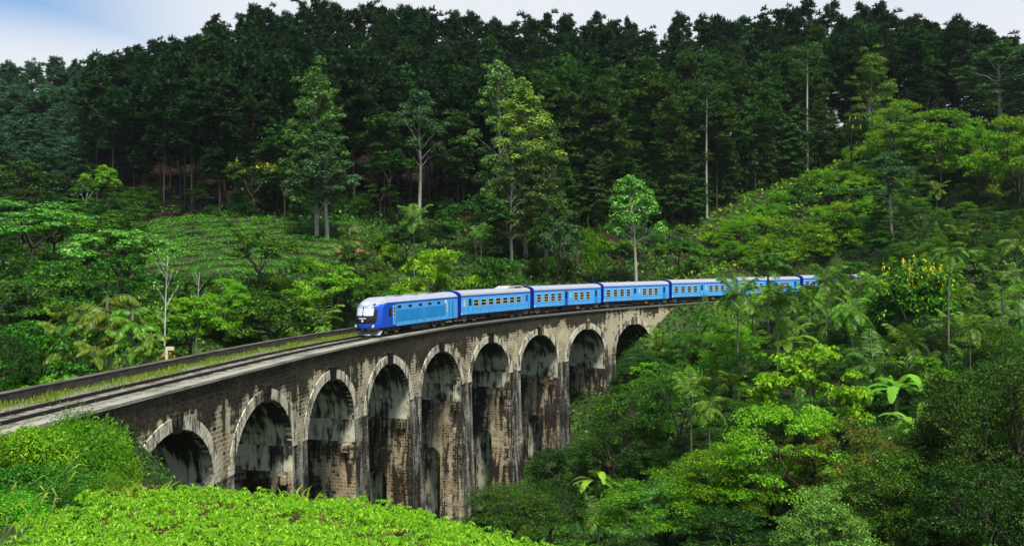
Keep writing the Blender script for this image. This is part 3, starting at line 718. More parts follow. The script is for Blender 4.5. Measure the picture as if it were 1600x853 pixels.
    m.grid(rows, 0, False); m.grid([[(x - .12, y, z) for x, y, z in r[::-1]] for r in rows], 0, False); m.build('snowplough', M['silver'], root)
    m = MB(); m.box(h - 1.6, h - .35, -1.25, 1.25, .55, .80); m.box(h - .5, h - .05, -.16, .16, .52, .78)
    for y in (-.85, .85): m.cyl((h - .15, y, .72), (1, 0, 0), .09, .5, 10); m.cyl((h + .10, y, .72), (1, 0, 0), .24, .06, 16)
    m.build('buffer_beam', M['under'], root)
    m = MB(); m.box(xr, h - 1.5, -1.3, 1.3, .62, .80); m.box(-2.2, 1.9, -1.32, 1.32, .22, .62); m.build('underframe', M['under'], root)
    for x in (5.5, -5.6): bogie(root, x)
    for sg in (1, -1):
        m = MB(); slab(m, 6.55, 7.05, sg, 1.43, .032, 1.85, 2.72); m.build('cab_window', M['glass'], root)
        m = MB(); slab(m, 5.62, 6.32, sg, 1.43, .036, .95, 2.98); d = m.build('cab_door', M['sky_blue'], root)
        m = MB(); slab(m, 5.78, 6.16, sg, 1.44, .036, 1.75, 2.86); m.build('door_surround', M['cream'], d)
        for z0 in (1.84, 2.22, 2.56):
            m = MB(); slab(m, 5.86, 6.08, sg, 1.45, .036, z0, z0 + .26); m.build('pane', M['glass'], d)
        for x0 in (5.58, 6.36):
            m = MB(); slab(m, x0 - .02, x0 + .02, sg, 1.46, .05, .95, 2.8); m.build('handrail', M['navy'], d)
        for t in (.055, .22, .385, .545, .70):
            x = 5.6 - 14.3 * t; m = MB(); slab(m, x - .42, x + .42, sg, 1.44, .02, 2.62, 2.94); f = m.build('engine_room_window', M['steel'], root)
            m = MB(); slab(m, x - .36, x + .36, sg, 1.45, .02, 2.67, 2.89); m.build('pane', M['glass'], f)
        m = MB(); m.cyl((-6.3, sg * 1.46, 2.82), (0, 1, 0), .21, .03, 18); m.build('round_emblem', M['white'], root)
        for x0, x1 in ((5.35, -.55), (-1.05, -6.2)):
            m = MB(); slab(m, x1, x0, sg, 1.43, .028, 1.26, 2.46)
            n = int((x0 - x1) / .24)
            for k in range(n): xx = x1 + (k + .5) * (x0 - x1) / n; slab(m, xx - .035, xx + .035, sg, 1.44, .042, 1.30, 2.42)
            m.build('louvre_panel', M['mid_blue'], root)
        m = MB(); slab(m, -.95, -.65, sg, 1.43, .03, 1.0, 2.5); m.build('latch_strip', M['mid_blue'], root)
        m = MB(); slab(m, -6.8, -6.5, sg, 1.43, .03, 1.6, 2.75); m.build('notice_plate', M['cream'], root)
        for x0, x1 in ((-7.35, -7.05), (-8.3, -7.85)):
            m = MB(); slab(m, x0, x1, sg, 1.43, .03, 1.05, 2.9); m.build('rear_door', M['mid_blue'], root)
    for x, hh in ((3.4, .08), (-.4, .10), (-4.2, .12)):
        m = MB(); m.box(x - .7, x + .7, -.6, .6, 3.7, 3.80 + hh); m.build('roof_hatch', M['steel'], root)
    return root
locomotive(91.6, 110.9)
for k, (s0, lab, kind) in enumerate([(111.1, 'blue coach behind the locomotive with cream roof unit and wide low windows', 'power'),
        (129.0, 'blue coach with open dark doorway, second coach behind the locomotive', 'open'), (146.7, 'blue coach with closed pale door, third coach behind the locomotive', 'shut'),
        (164.4, 'blue coach above the last visible arch, fronds covering its far lower corner', 'shut'), (182.2, 'blue coach crossed by dark palm trunks, fifth behind the locomotive', 'shut'),
        (200.0, 'farthest blue coach vanishing into the trees at the end of the train', 'shut')]):
    coach(s0, s0 + 17.6, kind, lab)
bpy.context.view_layer.update()

# ------------------------------------------------------------------ foliage builders
def dirs(n, g):
    d = g.normal(size=(n, 3)); return d / np.linalg.norm(d, axis=1, keepdims=True)
def unit(a): return a / np.maximum(np.linalg.norm(a, axis=1, keepdims=True), 1e-6)
def leafquads(Pt, N, size, asp, g, droop=.15, T=None):
    """one folded diamond per leaf: Pt centres, N facing, size length"""
    n = len(Pt); size = np.broadcast_to(size, n)[:, None]
    if T is None: T = g.normal(size=(n, 3))
    T = unit(T - N * np.sum(T * N, 1, keepdims=True)); B = np.cross(N, T)
    Q = np.empty((n, 4, 3))
    Q[:, 0] = Pt - T * size * .5 - np.array([0, 0, 1]) * size * droop * .3
    Q[:, 1] = Pt + B * size * asp * .5 + N * size * .06
    Q[:, 2] = Pt + T * size * .5 - np.array([0, 0, 1]) * size * droop
    Q[:, 3] = Pt - B * size * asp * .5 + N * size * .06
    return Q
def clump(c, r, n, size, asp, g, up=.6, low=-.35, shell=.45):
    d = dirs(int(n * 1.6), g); d = d[d[:, 2] > low][:n]
    p = np.asarray(c) + d * np.asarray(r) * (g.random((len(d), 1)) ** shell)
    N = unit(d * .8 + np.array([0, 0, up]) + g.normal(size=d.shape) * .45)
    return leafquads(p, N, size * (.7 + .6 * g.random(len(d))), asp, g)
def limb_tube(m, a, b, r0, r1, g, sag=.0, n=5):
    a = np.array(a, float); b = np.array(b, float); pts = []
    for k in range(5):
        t = k / 4; p = a + (b - a) * t; p = p + np.array([0, 0, math.sin(math.pi * t) * sag])
        if 0 < k < 4: p = p + g.normal(size=3) * np.linalg.norm(b - a) * .025
        pts.append(p)
    m.tube(pts, [r0 + (r1 - r0) * k / 4 for k in range(5)], n, 0)
def trunk_line(h, g, lean=.02, n=9):
    pts = [np.zeros(3)]; dx = g.normal(size=2) * lean
    for k in range(1, n + 1):
        dx = dx * .8 + g.normal(size=2) * lean * .6; pts.append(np.array([pts[-1][0] + dx[0] * h / n, pts[-1][1] + dx[1] * h / n, h * k / n]))
    pts[0][2] = -16.
    return pts
def on_trunk(pts, t):
    k = min(int(t * (len(pts) - 1)), len(pts) - 2); f = t * (len(pts) - 1) - k; return pts[k] * (1 - f) + pts[k + 1] * f
def mesh_of(mb, name, mat):
    me = bpy.data.meshes.new(name); me.from_pydata(mb.v, [], mb.f); me.polygons.foreach_set('use_smooth', mb.smooth); me.materials.append(mat); return me

KIND = {}
def variant(kind, H, Wd, parts): KIND.setdefault(kind, []).append((H, Wd, parts))

def mk_pine(seed, H=34., cs=.45, rad=4.0, ncl=46, dens=120):
    g = np.random.default_rng(seed); m = MB(); tl = trunk_line(H * .98, g, .012); tl[0][2] = -.6
    m.tube(tl, [.27 - .22 * k / (len(tl) - 1) for k in range(len(tl))], 6)
    Q = []
    for k in range(ncl):
        t = cs + (1 - cs) * (k + g.random()) / ncl
        e = (t - cs) / (1 - cs); prof = (.55 + .75 * e) if e < .45 else 1.0 * (1 - ((e - .45) / .58) ** 1.7) + .12
        ang = g.random() * 6.28; rr = rad * prof * (.35 + .65 * g.random() ** .6)
        p0 = on_trunk(tl, max(0, t - .02)); c = p0 + np.array([math.cos(ang) * rr, math.sin(ang) * rr, rr * .25 + g.normal() * .3])
        limb_tube(m, p0, c, .09, .03, g, 0, 4)
        r = 1.15 + .8 * g.random()
        for q in range(3):
            cc = c + g.normal(size=3) * r * .45
            n = dens // 3 + 4; d = dirs(n, g); d[:, 2] = np.abs(d[:, 2]) * .9 - .15; d = unit(d)
            pp = cc + d * r * (.25 + .45 * g.random((n, 1)))
            N = unit(np.cross(d, g.normal(size=d.shape)))
            Q.append(leafquads(pp, N, r * (.50 + .35 * g.random(n)), .26, g, .05, d))
    for k in range(7):                                            # dead stubs under the crown
        t = .2 + (cs - .2) * g.random(); p0 = on_trunk(tl, t); a = g.random() * 6.28; l = .8 + 1.6 * g.random()
        limb_tube(m, p0, p0 + np.array([math.cos(a) * l, math.sin(a) * l, -.2]), .05, .015, g, 0, 3)
    return [('trunk', mesh_of(m, 'pine_trunk', M['bark_pine']), None), ('crown', quad_mesh('pine_crown', np.concatenate(Q), M['pine']), None)]
for k, (cs, rad, ncl) in enumerate([(.40, 4.2, 62), (.48, 3.8, 54), (.34, 4.4, 70), (.52, 4.6, 52), (.28, 3.6, 70), (.42, 5.0, 66)]):
    variant('pine', 34., 2 * rad, mk_pine(100 + k, 34., cs, rad, ncl))

def mk_euc(seed, H=26., cs=.38, rad=4.2, ncl=26, dens=170, leaf=.48, fork=1):
    g = np.random.default_rng(seed); m = MB(); tl = trunk_line(H * .95, g, .03)
    m.tube(tl, [.30 - .24 * k / (len(tl) - 1) for k in range(len(tl))], 7)
    Q = []
    for k in range(ncl):
        e = (k + g.random()) / ncl; t = cs + (1 - cs) * e
        prof = math.sin(math.pi * min(1, .22 + e * .80)) ** .7 * (.75 + .5 * g.random())
        ang = k * 2.4 + g.random() * .8; rr = rad * prof * (.25 + .75 * g.random() ** .7)
        b0 = on_trunk(tl, max(cs * .85, t - .12)); c = on_trunk(tl, t) + np.array([math.cos(ang) * rr, math.sin(ang) * rr, .3])
        limb_tube(m, b0, c, .10, .03, g, .2, 5)
        r = (.95 + .8 * g.random()) * rad / 4.2
        Q.append(clump(c, (r * 1.15, r * 1.15, r * .85), dens, leaf, .5, g, .7, -.55, .42))
        for q in range(2):
            c2 = c + g.normal(size=3) * r * .8; r2 = r * .6
            Q.append(clump(c2, (r2, r2, r2 * .8), dens // 3, leaf, .5, g, .7, -.6, .42))
    return [('trunk', mesh_of(m, 'eucalyptus_trunk', M['bark_pale']), None), ('crown', quad_mesh('eucalyptus_crown', np.concatenate(Q), M['euc']), None)]
variant('euc', 26., 8.8, mk_euc(201)); variant('euc', 26., 8.0, mk_euc(202, cs=.30, ncl=24)); variant('euc', 26., 8.6, mk_euc(203, cs=.5, ncl=16)); variant('euc', 26., 7.4, mk_euc(204, cs=.25, ncl=26, rad=3.7))
for k in range(2): variant('euc_full', 26., 7.6, mk_euc(210 + k, cs=.16, ncl=46, rad=3.6, dens=150, leaf=.42))
variant('euc_top', 20., 9.0, mk_euc(205, 20., .48, 4.6, 18, 150, .5)); variant('euc_top', 20., 9.0, mk_euc(206, 20., .42, 4.6, 20, 150, .5))

def mk_broad(seed, H=12., rad=5.5, ncl=26, dens=150, leaf=.42, flat=.55, layered=False, asp=.5, trunk_h=.35, tr=.26, flower=None, spill=False):
    g = np.random.default_rng(seed); m = MB(); th = H * trunk_h; tl = trunk_line(th, g, .06, 5)
    m.tube(tl, [tr * (1 - .35 * k / 5) for k in range(6)], 8)
    Q = []; top = tl[-1]; mains = []
    for k in range(5):
        a = k * 1.257 + g.random() * .6; e = top + np.array([math.cos(a) * rad * .42, math.sin(a) * rad * .42, (H - th) * (.40 + .2 * g.random())]); mains.append(e)
        limb_tube(m, top - np.array([0, 0, .15]), e, tr * .55, tr * .22, g, .2, 6)
    Fq = []
    for k in range(ncl):
        d = dirs(1, g)[0]; d[2] = abs(d[2]) * 1.05 - (.38 if spill else .22); d /= np.linalg.norm(d)
        q = .62 + .38 * g.random() ** .5
        c = np.array([0, 0, th + (H - th) * .42]) + d * np.array([rad, rad, (H - th) * .58]) * q
        if layered: c[2] = th + round((c[2] - th) / (H * .11)) * H * .11
        b = mains[int(np.argmin([np.linalg.norm(c - e) for e in mains]))]
        limb_tube(m, b, c, tr * .2, .02, g, .15, 4)
        r = rad * (.17 + .13 * g.random()); rz = r * (flat if not layered else .3)
        Q.append(clump(c, (r, r, rz), dens, leaf, asp, g, .9 if layered else .6, -.4, .45))
        for w_ in range(3):
            a = g.random() * 6.28; c2 = c + np.array([math.cos(a) * r, math.sin(a) * r, g.normal() * rz * .5]); r2 = r * (.35 + .3 * g.random())
            Q.append(clump(c2, (r2, r2, r2 * flat), dens // 5, leaf, asp, g, .7, -.4, .45))
        if flower and c[2] > th + (H - th) * .55 and g.random() < flower:
            for w_ in range(2):
                f = c + np.array([g.normal() * r * .6, g.normal() * r * .6, rz * .9]); n = 26
                n = 14; p = f + g.normal(size=(n, 3)) * np.array([.10, .10, .28]); Fq.append(leafquads(p, unit(g.normal(size=(n, 3)) + [0, 0, .5]), .20, .7, g))
    parts = [('trunk', mesh_of(m, 'tree_trunk', M['bark']), None), ('crown', quad_mesh('tree_crown', np.concatenate(Q), M['jungle']), None)]
    if Fq: parts.append(('blossom', quad_mesh('tree_blossom', np.concatenate(Fq), M['blossom']), None))
    return parts
for k in range(4): variant('broad', 12., 11., mk_broad(300 + k, ncl=26 + 3 * k))
for k in range(3): variant('layered', 12., 12., mk_broad(320 + k, rad=6., ncl=34, dens=120, layered=True, leaf=.38))
for k in range(3): variant('near', 10., 9., mk_broad(340 + k, H=10., rad=4.5, ncl=52, dens=170, leaf=.24, asp=.42, spill=True, trunk_h=.25))
for k in range(2): variant('near_fine', 10., 9., mk_broad(350 + k, H=10., rad=4.5, ncl=92, dens=240, leaf=.19, asp=.45, spill=True, trunk_h=.25))
for k in range(3): variant('glossy', 7., 7., mk_broad(360 + k, H=7., rad=3.5, ncl=34, dens=110, leaf=.34, asp=.6, spill=True, trunk_h=.22, tr=.16))
for k in range(2): variant('flowering', 10., 9., mk_broad(370 + k, H=10., rad=4.5, ncl=34, dens=130, leaf=.36, flower=.45))
for k in range(1): variant('spiked', 9., 9.4, mk_broad(375, H=9., rad=4.7, ncl=60, dens=120, leaf=.40, asp=.55, spill=True, trunk_h=.25, flower=.9))
for k in range(2): variant('slender', 11., 5., mk_broad(380 + k, H=11., rad=2.6, ncl=16, dens=110, leaf=.32, trunk_h=.55, tr=.13))

def mk_shrub(seed, H=3., rad=2.2, ncl=16, dens=90, leaf=.3, asp=.45, wild=False):
    g = np.random.default_rng(seed); m = MB(); Q = []
    for k in range(ncl):
        d = dirs(1, g)[0]; d[2] = abs(d[2]) * .95; q = .45 + .5 * g.random()
        c = d * np.array([rad, rad, H * .80]) * q + np.array([0, 0, .12 * H])
        limb_tube(m, (g.normal() * .12, g.normal() * .12, -.4), c, .05, .015, g, .1, 4)
        r = rad * (.26 + .18 * g.random())
        Q.append(clump(c, (r, r, r * .75), dens, leaf, asp, g, .6, -.5, .45))
        if wild:
            n = 14; dd = dirs(n, g); dd[:, 2] = np.abs(dd[:, 2]); Q.append(leafquads(c + dd * r * 1.15, unit(np.cross(dd, g.normal(size=dd.shape))), leaf * 2.6, .14, g, .25, dd))
    return [('stems', mesh_of(m, 'shrub_stems', M['bark']), None), ('foliage', quad_mesh('shrub_foliage', np.concatenate(Q), M['jungle']), None)]
for k in range(4): variant('shrub', 3., 4.6, mk_shrub(400 + k, wild=k % 2 == 1))
for k in range(3): variant('near_shrub', 3., 4.6, mk_shrub(420 + k, ncl=26, dens=150, leaf=.17))
for k in range(3): variant('lush', 2.6, 4.2, mk_shrub(440 + k, H=2.6, rad=2.0, ncl=40, dens=260, leaf=.13, asp=.4, wild=k > 0))

def frond(Q, g, origin, az_, L, rise, droop, nl, ll, lw, hang=.2):
    """a feather frond: leaflets in two ranks along an arching rib"""
    d = np.array([math.cos(az_), math.sin(az_), 0.]); side = np.array([-d[1], d[0], 0.]); pr = None; rib = []
    for k in range(nl + 1):
        t = k / nl; p = origin + d * L * (t - .18 * t * t) + np.array([0, 0, L * (rise * t - droop * t * t)]); rib.append(p)
    for k in range(1, nl + 1):
        t = k / nl; p = rib[k]; tan = unit((rib[k] - rib[k - 1])[None])[0]; l = ll * (math.sin(math.pi * min(1., .16 + .80 * t)) ** .6)
        for sg in (-1, 1):
            T = tan * .55 + side * sg * .9 + np.array([0, 0, -hang - .12 * g.random()]) + g.normal(size=3) * .08; T /= np.linalg.norm(T)
            N = np.cross(T, tan); N = N / max(np.linalg.norm(N), 1e-6)
            if N[2] < 0: N = -N
            Q.append(leafquads((p + T * l * .5)[None], N[None], l, lw / l, g, .10, T[None]))
    return rib
def mk_palm(seed, H=11., nf=10, L=2.6, rise=.85, droop=.82, nl=18, ll=.95, lw=.15, tr=.09, hang=.25, tiers=1, tsp=.6):
    g = np.random.default_rng(seed); m = MB(); tl = trunk_line(H - L * .35, g, .02, 6); m.tube(tl, [tr * (1.25 - .5 * k / 6) for k in range(7)], 7); Q = []
    top = tl[-1]
    for k in range(nf):
        tier = k % tiers; o = top - np.array([0, 0, tier * tsp]); f = g.random()
        rib = frond(Q, g, o, k * 2.4 + g.random() * .4, L * (.85 + .3 * f), rise * (.15 + 2.0 * g.random()), droop * (.7 + .7 * g.random()), nl, ll, lw, hang)
        m.tube(rib[::3] + [rib[-1]], [.03] * len(rib[::3]) + [.008], 3, 0, False)
    m.tube([top - np.array([0, 0, .9]), top + np.array([0, 0, .5])], [tr * 1.3, tr * .6], 7)
    return [('stem', mesh_of(m, 'palm_stem', M['bark_palm']), None), ('fronds', quad_mesh('palm_fronds', np.concatenate(Q), M['palm']), None)]
for k in range(4): variant('palm', 11., 5., mk_palm(500 + k, nf=14 + k, H=11. - k))
for k in range(2): variant('fishtail', 9., 8., mk_palm(520 + k, H=9., nf=16, L=3.6, rise=.62, droop=.66, nl=26, ll=.95, lw=.17, tr=.16, hang=.75, tiers=5, tsp=1.1))
for k in range(2): variant('young_palm', 3.4, 4.4, mk_palm(540 + k, H=3.4, nf=11, L=2.4, rise=.95, droop=.8, nl=16, ll=.8, lw=.13, tr=.10))

def mk_banana(seed, H=3.6, nf=8, L=2.4, Wl=.70):
    g = np.random.default_rng(seed); m = MB(); m.tube([(0, 0, -.5), (0.05, 0, 1.), (.08, .03, H * .5)], [.17, .14, .09], 8); lm = MB()
    for k in range(nf):
        az_ = k * 2.4 + g.random() * .5; d = np.array([math.cos(az_), math.sin(az_), 0]); s_ = np.array([-d[1], d[0], 0]); o = np.array([.08, .03, H * .48])
        rise = (.2 + .8 * g.random()) if k > 1 else 1.5; dr = .45 + .45 * g.random(); Lk = L * (.8 + .4 * g.random()); rows = []
        hor = .95 if k else .3
        for j in range(25):
            t = j / 24; c = o + d * Lk * hor * (t - .12 * t * t) + np.array([0, 0, Lk * (rise * t - dr * rise * t * t - .25 * t ** 3)])
            w_ = Wl * (0.05 if t < .14 else (math.sin(math.pi * min(1, (t - .10) / .92) ** .8) ** .55)) * .5 * (1 + (.30 * (g.random() - .7) if j % 2 else .06 * g.normal()) * (t > .2))
            rows.append([c - s_ * w_ + np.array([0, 0, -w_ * .25]), c, c + s_ * w_ + np.array([0, 0, -w_ * .25])])
        lm.grid(rows, 0, True)
    return [('stem', mesh_of(m, 'banana_stem', M['bark_banana']), None), ('leaves', mesh_of(lm, 'banana_leaves', M['banana']), None)]
for k in range(3): variant('banana', 4.0, 3.5, mk_banana(560 + k, nf=10 + k))

def mk_bare(seed, H=11.):
    g = np.random.default_rng(seed); m = MB(); tl = trunk_line(H, g, .05, 8); m.tube(tl, [.10 - .08 * k / 8 for k in range(9)], 7); Q = []
    for k in range(15):
        t = .55 + .45 * g.random(); p = on_trunk(tl, t); a = g.random() * 6.28; l = .5 + 1.3 * g.random() * (1.2 - t)
        e = p + np.array([math.cos(a) * l * .8, math.sin(a) * l * .8, l * .9]); limb_tube(m, p, e, .026, .009, g, 0, 4)
        for q in range(2):
            a2 = a + g.normal() * .7; e2 = e + np.array([math.cos(a2) * .5, math.sin(a2) * .5, .6]) * (.6 + .6 * g.random()); limb_tube(m, e, e2, .010, .004, g, 0, 3)
            Q.append(clump(e2, (.6, .6, .4), 16, .22, .5, g))
    return [('trunk', mesh_of(m, 'bare_trunk', M['bark_white']), None), ('crown', quad_mesh('sparse_crown', np.concatenate(Q), M['teal_green']), None)]
variant('bare', 11., 4., mk_bare(600))
def mk_pole(seed, H=30.):
    g = np.random.default_rng(seed); m = MB(); tl = trunk_line(H, g, .008, 8); m.tube(tl, [.24 - .16 * k / 8 for k in range(9)], 8); Q = []
    for k in range(14):
        t = .66 + .34 * math.sqrt((k + 1) / 14); p = on_trunk(tl, t); a = g.random() * 6.28; l = .8 + 1.4 * g.random(); e = p + np.array([math.cos(a) * l, math.sin(a) * l, .6])
        limb_tube(m, p, e, .07, .02, g, 0, 4); Q.append(clump(e, (1.5, 1.5, 1.1), 110, .45, .4, g))
    return [('trunk', mesh_of(m, 'pole_trunk', M['bark_pale']), None), ('crown', quad_mesh('sparse_crown', np.concatenate(Q), M['pine_mid']), None)]
variant('pole', 30., 5., mk_pole(610))

NAMES = {'pine': ('pine_tree', 'pine tree'), 'euc': ('eucalyptus_tree', 'eucalyptus'), 'euc_top': ('eucalyptus_tree', 'eucalyptus'), 'euc_full': ('eucalyptus_tree', 'eucalyptus'), 'broad': ('broadleaf_tree', 'tree'), 'layered': ('spreading_tree', 'tree'), 'near': ('broadleaf_tree', 'tree'),
         'near_fine': ('broadleaf_tree', 'tree'), 'glossy': ('small_tree', 'tree'), 'flowering': ('flowering_tree', 'flowering tree'), 'spiked': ('flowering_tree', 'flowering tree'), 'slender': ('slender_tree', 'tree'), 'shrub': ('shrub', 'shrub'), 'near_shrub': ('shrub', 'shrub'), 'lush': ('bush', 'bush'),
         'palm': ('palm_tree', 'palm'), 'fishtail': ('fishtail_palm', 'palm'), 'young_palm': ('young_palm', 'palm'), 'banana': ('banana_plant', 'banana plant'), 'bare': ('pale_barked_tree', 'tree'), 'pole': ('pole_tree', 'tree')}
count_of = {}
prng = np.random.default_rng(77)
def plant(kind, X, Y, H, Wd, label, group=None, mat=None, bark_=None, var=None, sink=.15, rz=None, base=None):
    vs = KIND[kind]; n = count_of.get(kind, 0); count_of[kind] = n + 1
    h0, w0, parts = vs[n % len(vs) if var is None else var]
    z = tz(X, Y) if base is None else base
    nm, cat = NAMES[kind]
    root = empty(nm, (X, Y, z - sink), prng.random() * 6.28 if rz is None else rz, label, cat, group)
    hn = h0 * Wd / w0; lift = 0.
    if kind in ('palm', 'fishtail', 'young_palm', 'banana'): lift = H - hn; H = hn
    elif kind not in ('pine', 'shrub', 'near_shrub', 'lush') and H > 1.4 * hn: lift = H - 1.4 * hn; H = 1.4 * hn
    root.scale = (Wd / w0, Wd / w0, H / h0)
    for pn, me, _ in parts:
        o = bpy.data.objects.new(pn, me); C.objects.link(o); o.parent = root; o.location.z = lift / (H / h0)
        mm = M[mat] if (mat and pn in ('crown', 'foliage', 'fronds', 'leaves')) else (M[bark_] if bark_ and pn in ('trunk', 'stem', 'stems') else None)
        if mm: o.material_slots[0].link = 'OBJECT'; o.material_slots[0].material = mm
    return root
PROTECT = [(1085, 1150, 424, 456, 165), (1228, 1284, 424, 442, 165), (1000, 1085, 470, 500, 150)]
def clear_of(X, Y, z, H, Wd):
    u = U0 + F * X / Y; hw = Wd * F / Y / 2; vt = V0 - F * (z + H) / Y; vb = V0 - F * z / Y
    return not any(Y < yp and u + hw * .8 > a and u - hw * .8 < b_ and vt < d_ and vb > c_ for a, b_, c_, d_, yp in PROTECT)
def hero_fit(kind, u, vtop, wpx, label, mat=None, y0=42., y1=170., **k):
    """a low plant whose crown top shows at (u, vtop), at the distance where its natural height meets the ground"""
    h0, w0, _ = KIND[kind][k.get('var', 0)]; Y = np.linspace(y0, y1, 500); X = (u - U0) * Y / F
    zt = -(vtop - V0) * Y / F; d = zt - terrain(X, Y) - h0 * wpx * Y / F / w0
    i = np.nonzero(d < 0)[0]
    i = int(i[0]) if len(i) else int(np.argmin(d)); y = float(Y[i]); Wd = wpx * y / F
    PROTECT.append((u - wpx * .45, u + wpx * .45, vtop, vtop + wpx * .62, y))
    return plant(kind, float(X[i]), y, h0 * Wd / w0, Wd, label, mat=mat, **k)
def hero_base(kind, u, vbase, wpx, label, mat=None, **k):
    """a low plant rooted where the ground is seen at (u, vbase)"""
    p = hit(u, vbase, 40., 230.)
    if not p: return print('NOHIT', label)
    h0, w0, _ = KIND[kind][0]; Wd = wpx * p[1] / F
    print(kind, u, vbase, 'Y=%.0f W=%.1f' % (p[1], Wd))
    return plant(kind, p[0], p[1], h0 * Wd / w0, Wd, label, mat=mat, **k)
def hero(kind, u, vtop, Y, wpx, label, mat=None, **k):
    """a plant whose crown top is seen at (u, vtop) when it stands at distance Y"""
    X = (u - U0) * Y / F; zt = -(vtop - V0) * Y / F; z = tz(X, Y); H = zt - z + .1
    if kind in ('palm', 'fishtail', 'flowering', 'bare') or wpx > 140: PROTECT.append((u - wpx * .4, u + wpx * .4, vtop + 4, vtop + wpx * .55, Y))
    H = max(H, 1.2)
    return plant(kind, X, Y, H, wpx * Y / F, label, mat=mat, **k)

# ------------------------------------------------------------------ the pine wood on the back hillside
def I(u, tab): return float(np.interp(u, [a for a, b in tab], [b for a, b in tab]))
SKYLINE = [(-60, 100), (0, 97), (60, 92), (150, 92), (200, 82), (260, 62), (330, 36), (400, 14), (520, 4), (600, 14), (720, 22), (800, 25), (890, 20), (960, 28), (1000, 42), (1060, 22), (1120, 26), (1200, 12), (1300, 0), (1390, 2), (1425, 20), (1465, 52), (1505, 24), (1550, 56), (1600, 70), (1700, 90)]
YB = [(100, 228), (150, 215), (300, 191), (500, 194), (700, 206), (900, 213), (1050, 219), (1200, 235), (1300, 245), (1450, 252), (1700, 258)]
YC = [(100, 258), (300, 268), (600, 280), (900, 289), (1200, 291), (1350, 286), (1500, 277), (1700, 270)]
prng = np.random.default_rng(5)
cand = []
for _ in range(6000):
    u = prng.uniform(150, 1690); Y = prng.uniform(188, 292); X = (u - U0) * Y / F
    if I(u, YB) < Y < I(u, YC): cand.append((X, Y, u))
pts = []
for X, Y, u in cand:
    near = Y < I(u, YB) + 14
    dmin = 4.6 if near else (4.9 if Y > I(u, YC) - 14 else 6.4)
    if all((X - a) ** 2 + (Y - b) ** 2 > dmin ** 2 for a, b, c in pts): pts.append((X, Y, u))
pts.sort(key=lambda p: p[1])
front = [q for q in pts if q[1] < I(q[2], YB) + 26]; crest = [q for q in pts if q[1] > I(q[2], YC) - 16]; mid = [q for q in pts if q not in front and q not in crest]
pick = (crest[:145] + front)[:288]; pick = pick + mid[:max(0, 288 - len(pick))]
rest = [q for q in pts if q not in pick]
CQ = []; TM = MB()
for X, Y, u in rest:
    z = tz(X, Y); H = prng.uniform(27, 33); W_ = prng.uniform(6.5, 8.5); vt = V0 - (z + H) * F / Y
    if vt < I(u, SKYLINE) + 8: H = max(16, -(I(u, SKYLINE) + prng.uniform(8, 22) - V0) * Y / F - z)
    h0, w0, parts = KIND['pine'][int(prng.integers(0, 6))]; me = parts[1][1]; co = np.empty(len(me.vertices) * 3, np.float32); me.vertices.foreach_get('co', co); co = co.reshape(-1, 4, 3)
    a = prng.random() * 6.28; k = W_ / w0; x_, y_ = co[..., 0] * k, co[..., 1] * k
    CQ.append(np.stack([x_ * math.cos(a) - y_ * math.sin(a) + X, x_ * math.sin(a) + y_ * math.cos(a) + Y, co[..., 2] * H / h0 + z], -1))
    TM.tube([(X, Y, z - .5), (X, Y, z + H * .5), (X, Y, z + H * .95)], [.24, .17, .05], 5)
if CQ:
    tag(link('distant_pines', quad_mesh('distant_pines', np.concatenate(CQ), M['pine'])), kind='stuff'); tag(TM.build('distant_pine_trunks', M['bark_pine']), kind='stuff')
for X, Y, u in pick:
    z = tz(X, Y); e = (Y - I(u, YB)) / (I(u, YC) - I(u, YB)); H = prng.uniform(26, 34) + 3 * e
    vt = V0 - (z + H) * F / Y; sk = I(u, SKYLINE) + prng.uniform(-9, 14)
    if vt < sk or e > .86: H = -(sk - V0) * Y / F - z
    H = min(max(H, 16), 46)
    sk_row = e > .8
    midgreen = (not sk_row) and ((800 < u < 1300 and e < .62 and prng.random() < .85) or prng.random() < .12)  # these pines get the paler green needles
    lab = 'tall black-green pine on the hill crest against the sky' if sk_row else ('straight pine with paler mid-green crown at the middle of the wood' if midgreen else 'tall dark pine deep in the wood on the back hillside')
    plant('pine', X, Y, H, prng.uniform(6.6, 8.8), lab, 'pines along the hill crest' if sk_row else ('paler pines of the wood' if midgreen else 'dark pines of the wood'), 'pine_mid' if midgreen else None)
# the farther ridge at the left, distance haze put into its blue-green leaf colour
n = 0
for _ in range(4000):
    u = prng.uniform(-70, 215); Y = prng.uniform(300, 405); X = (u - U0) * Y / F
    if n >= 95: break
    if any((X - a) ** 2 + (Y - b) ** 2 < 36 for a, b, c in pts): continue
    pts.append((X, Y, u)); n += 1; z = tz(X, Y); H = prng.uniform(22, 32); vt = V0 - (z + H) * F / Y; sk = I(u, SKYLINE) + prng.uniform(-6, 12)
    if vt < sk or Y > 385: H = -(sk - V0) * Y / F - z
    plant('pine' if prng.random() < .55 else 'euc', X, Y, min(max(H, 14), 42), prng.uniform(8, 12), 'blue-green tree on the distant ridge left of the dark wood', 'trees on the distant ridge', 'pine_far', 'bark_pine')

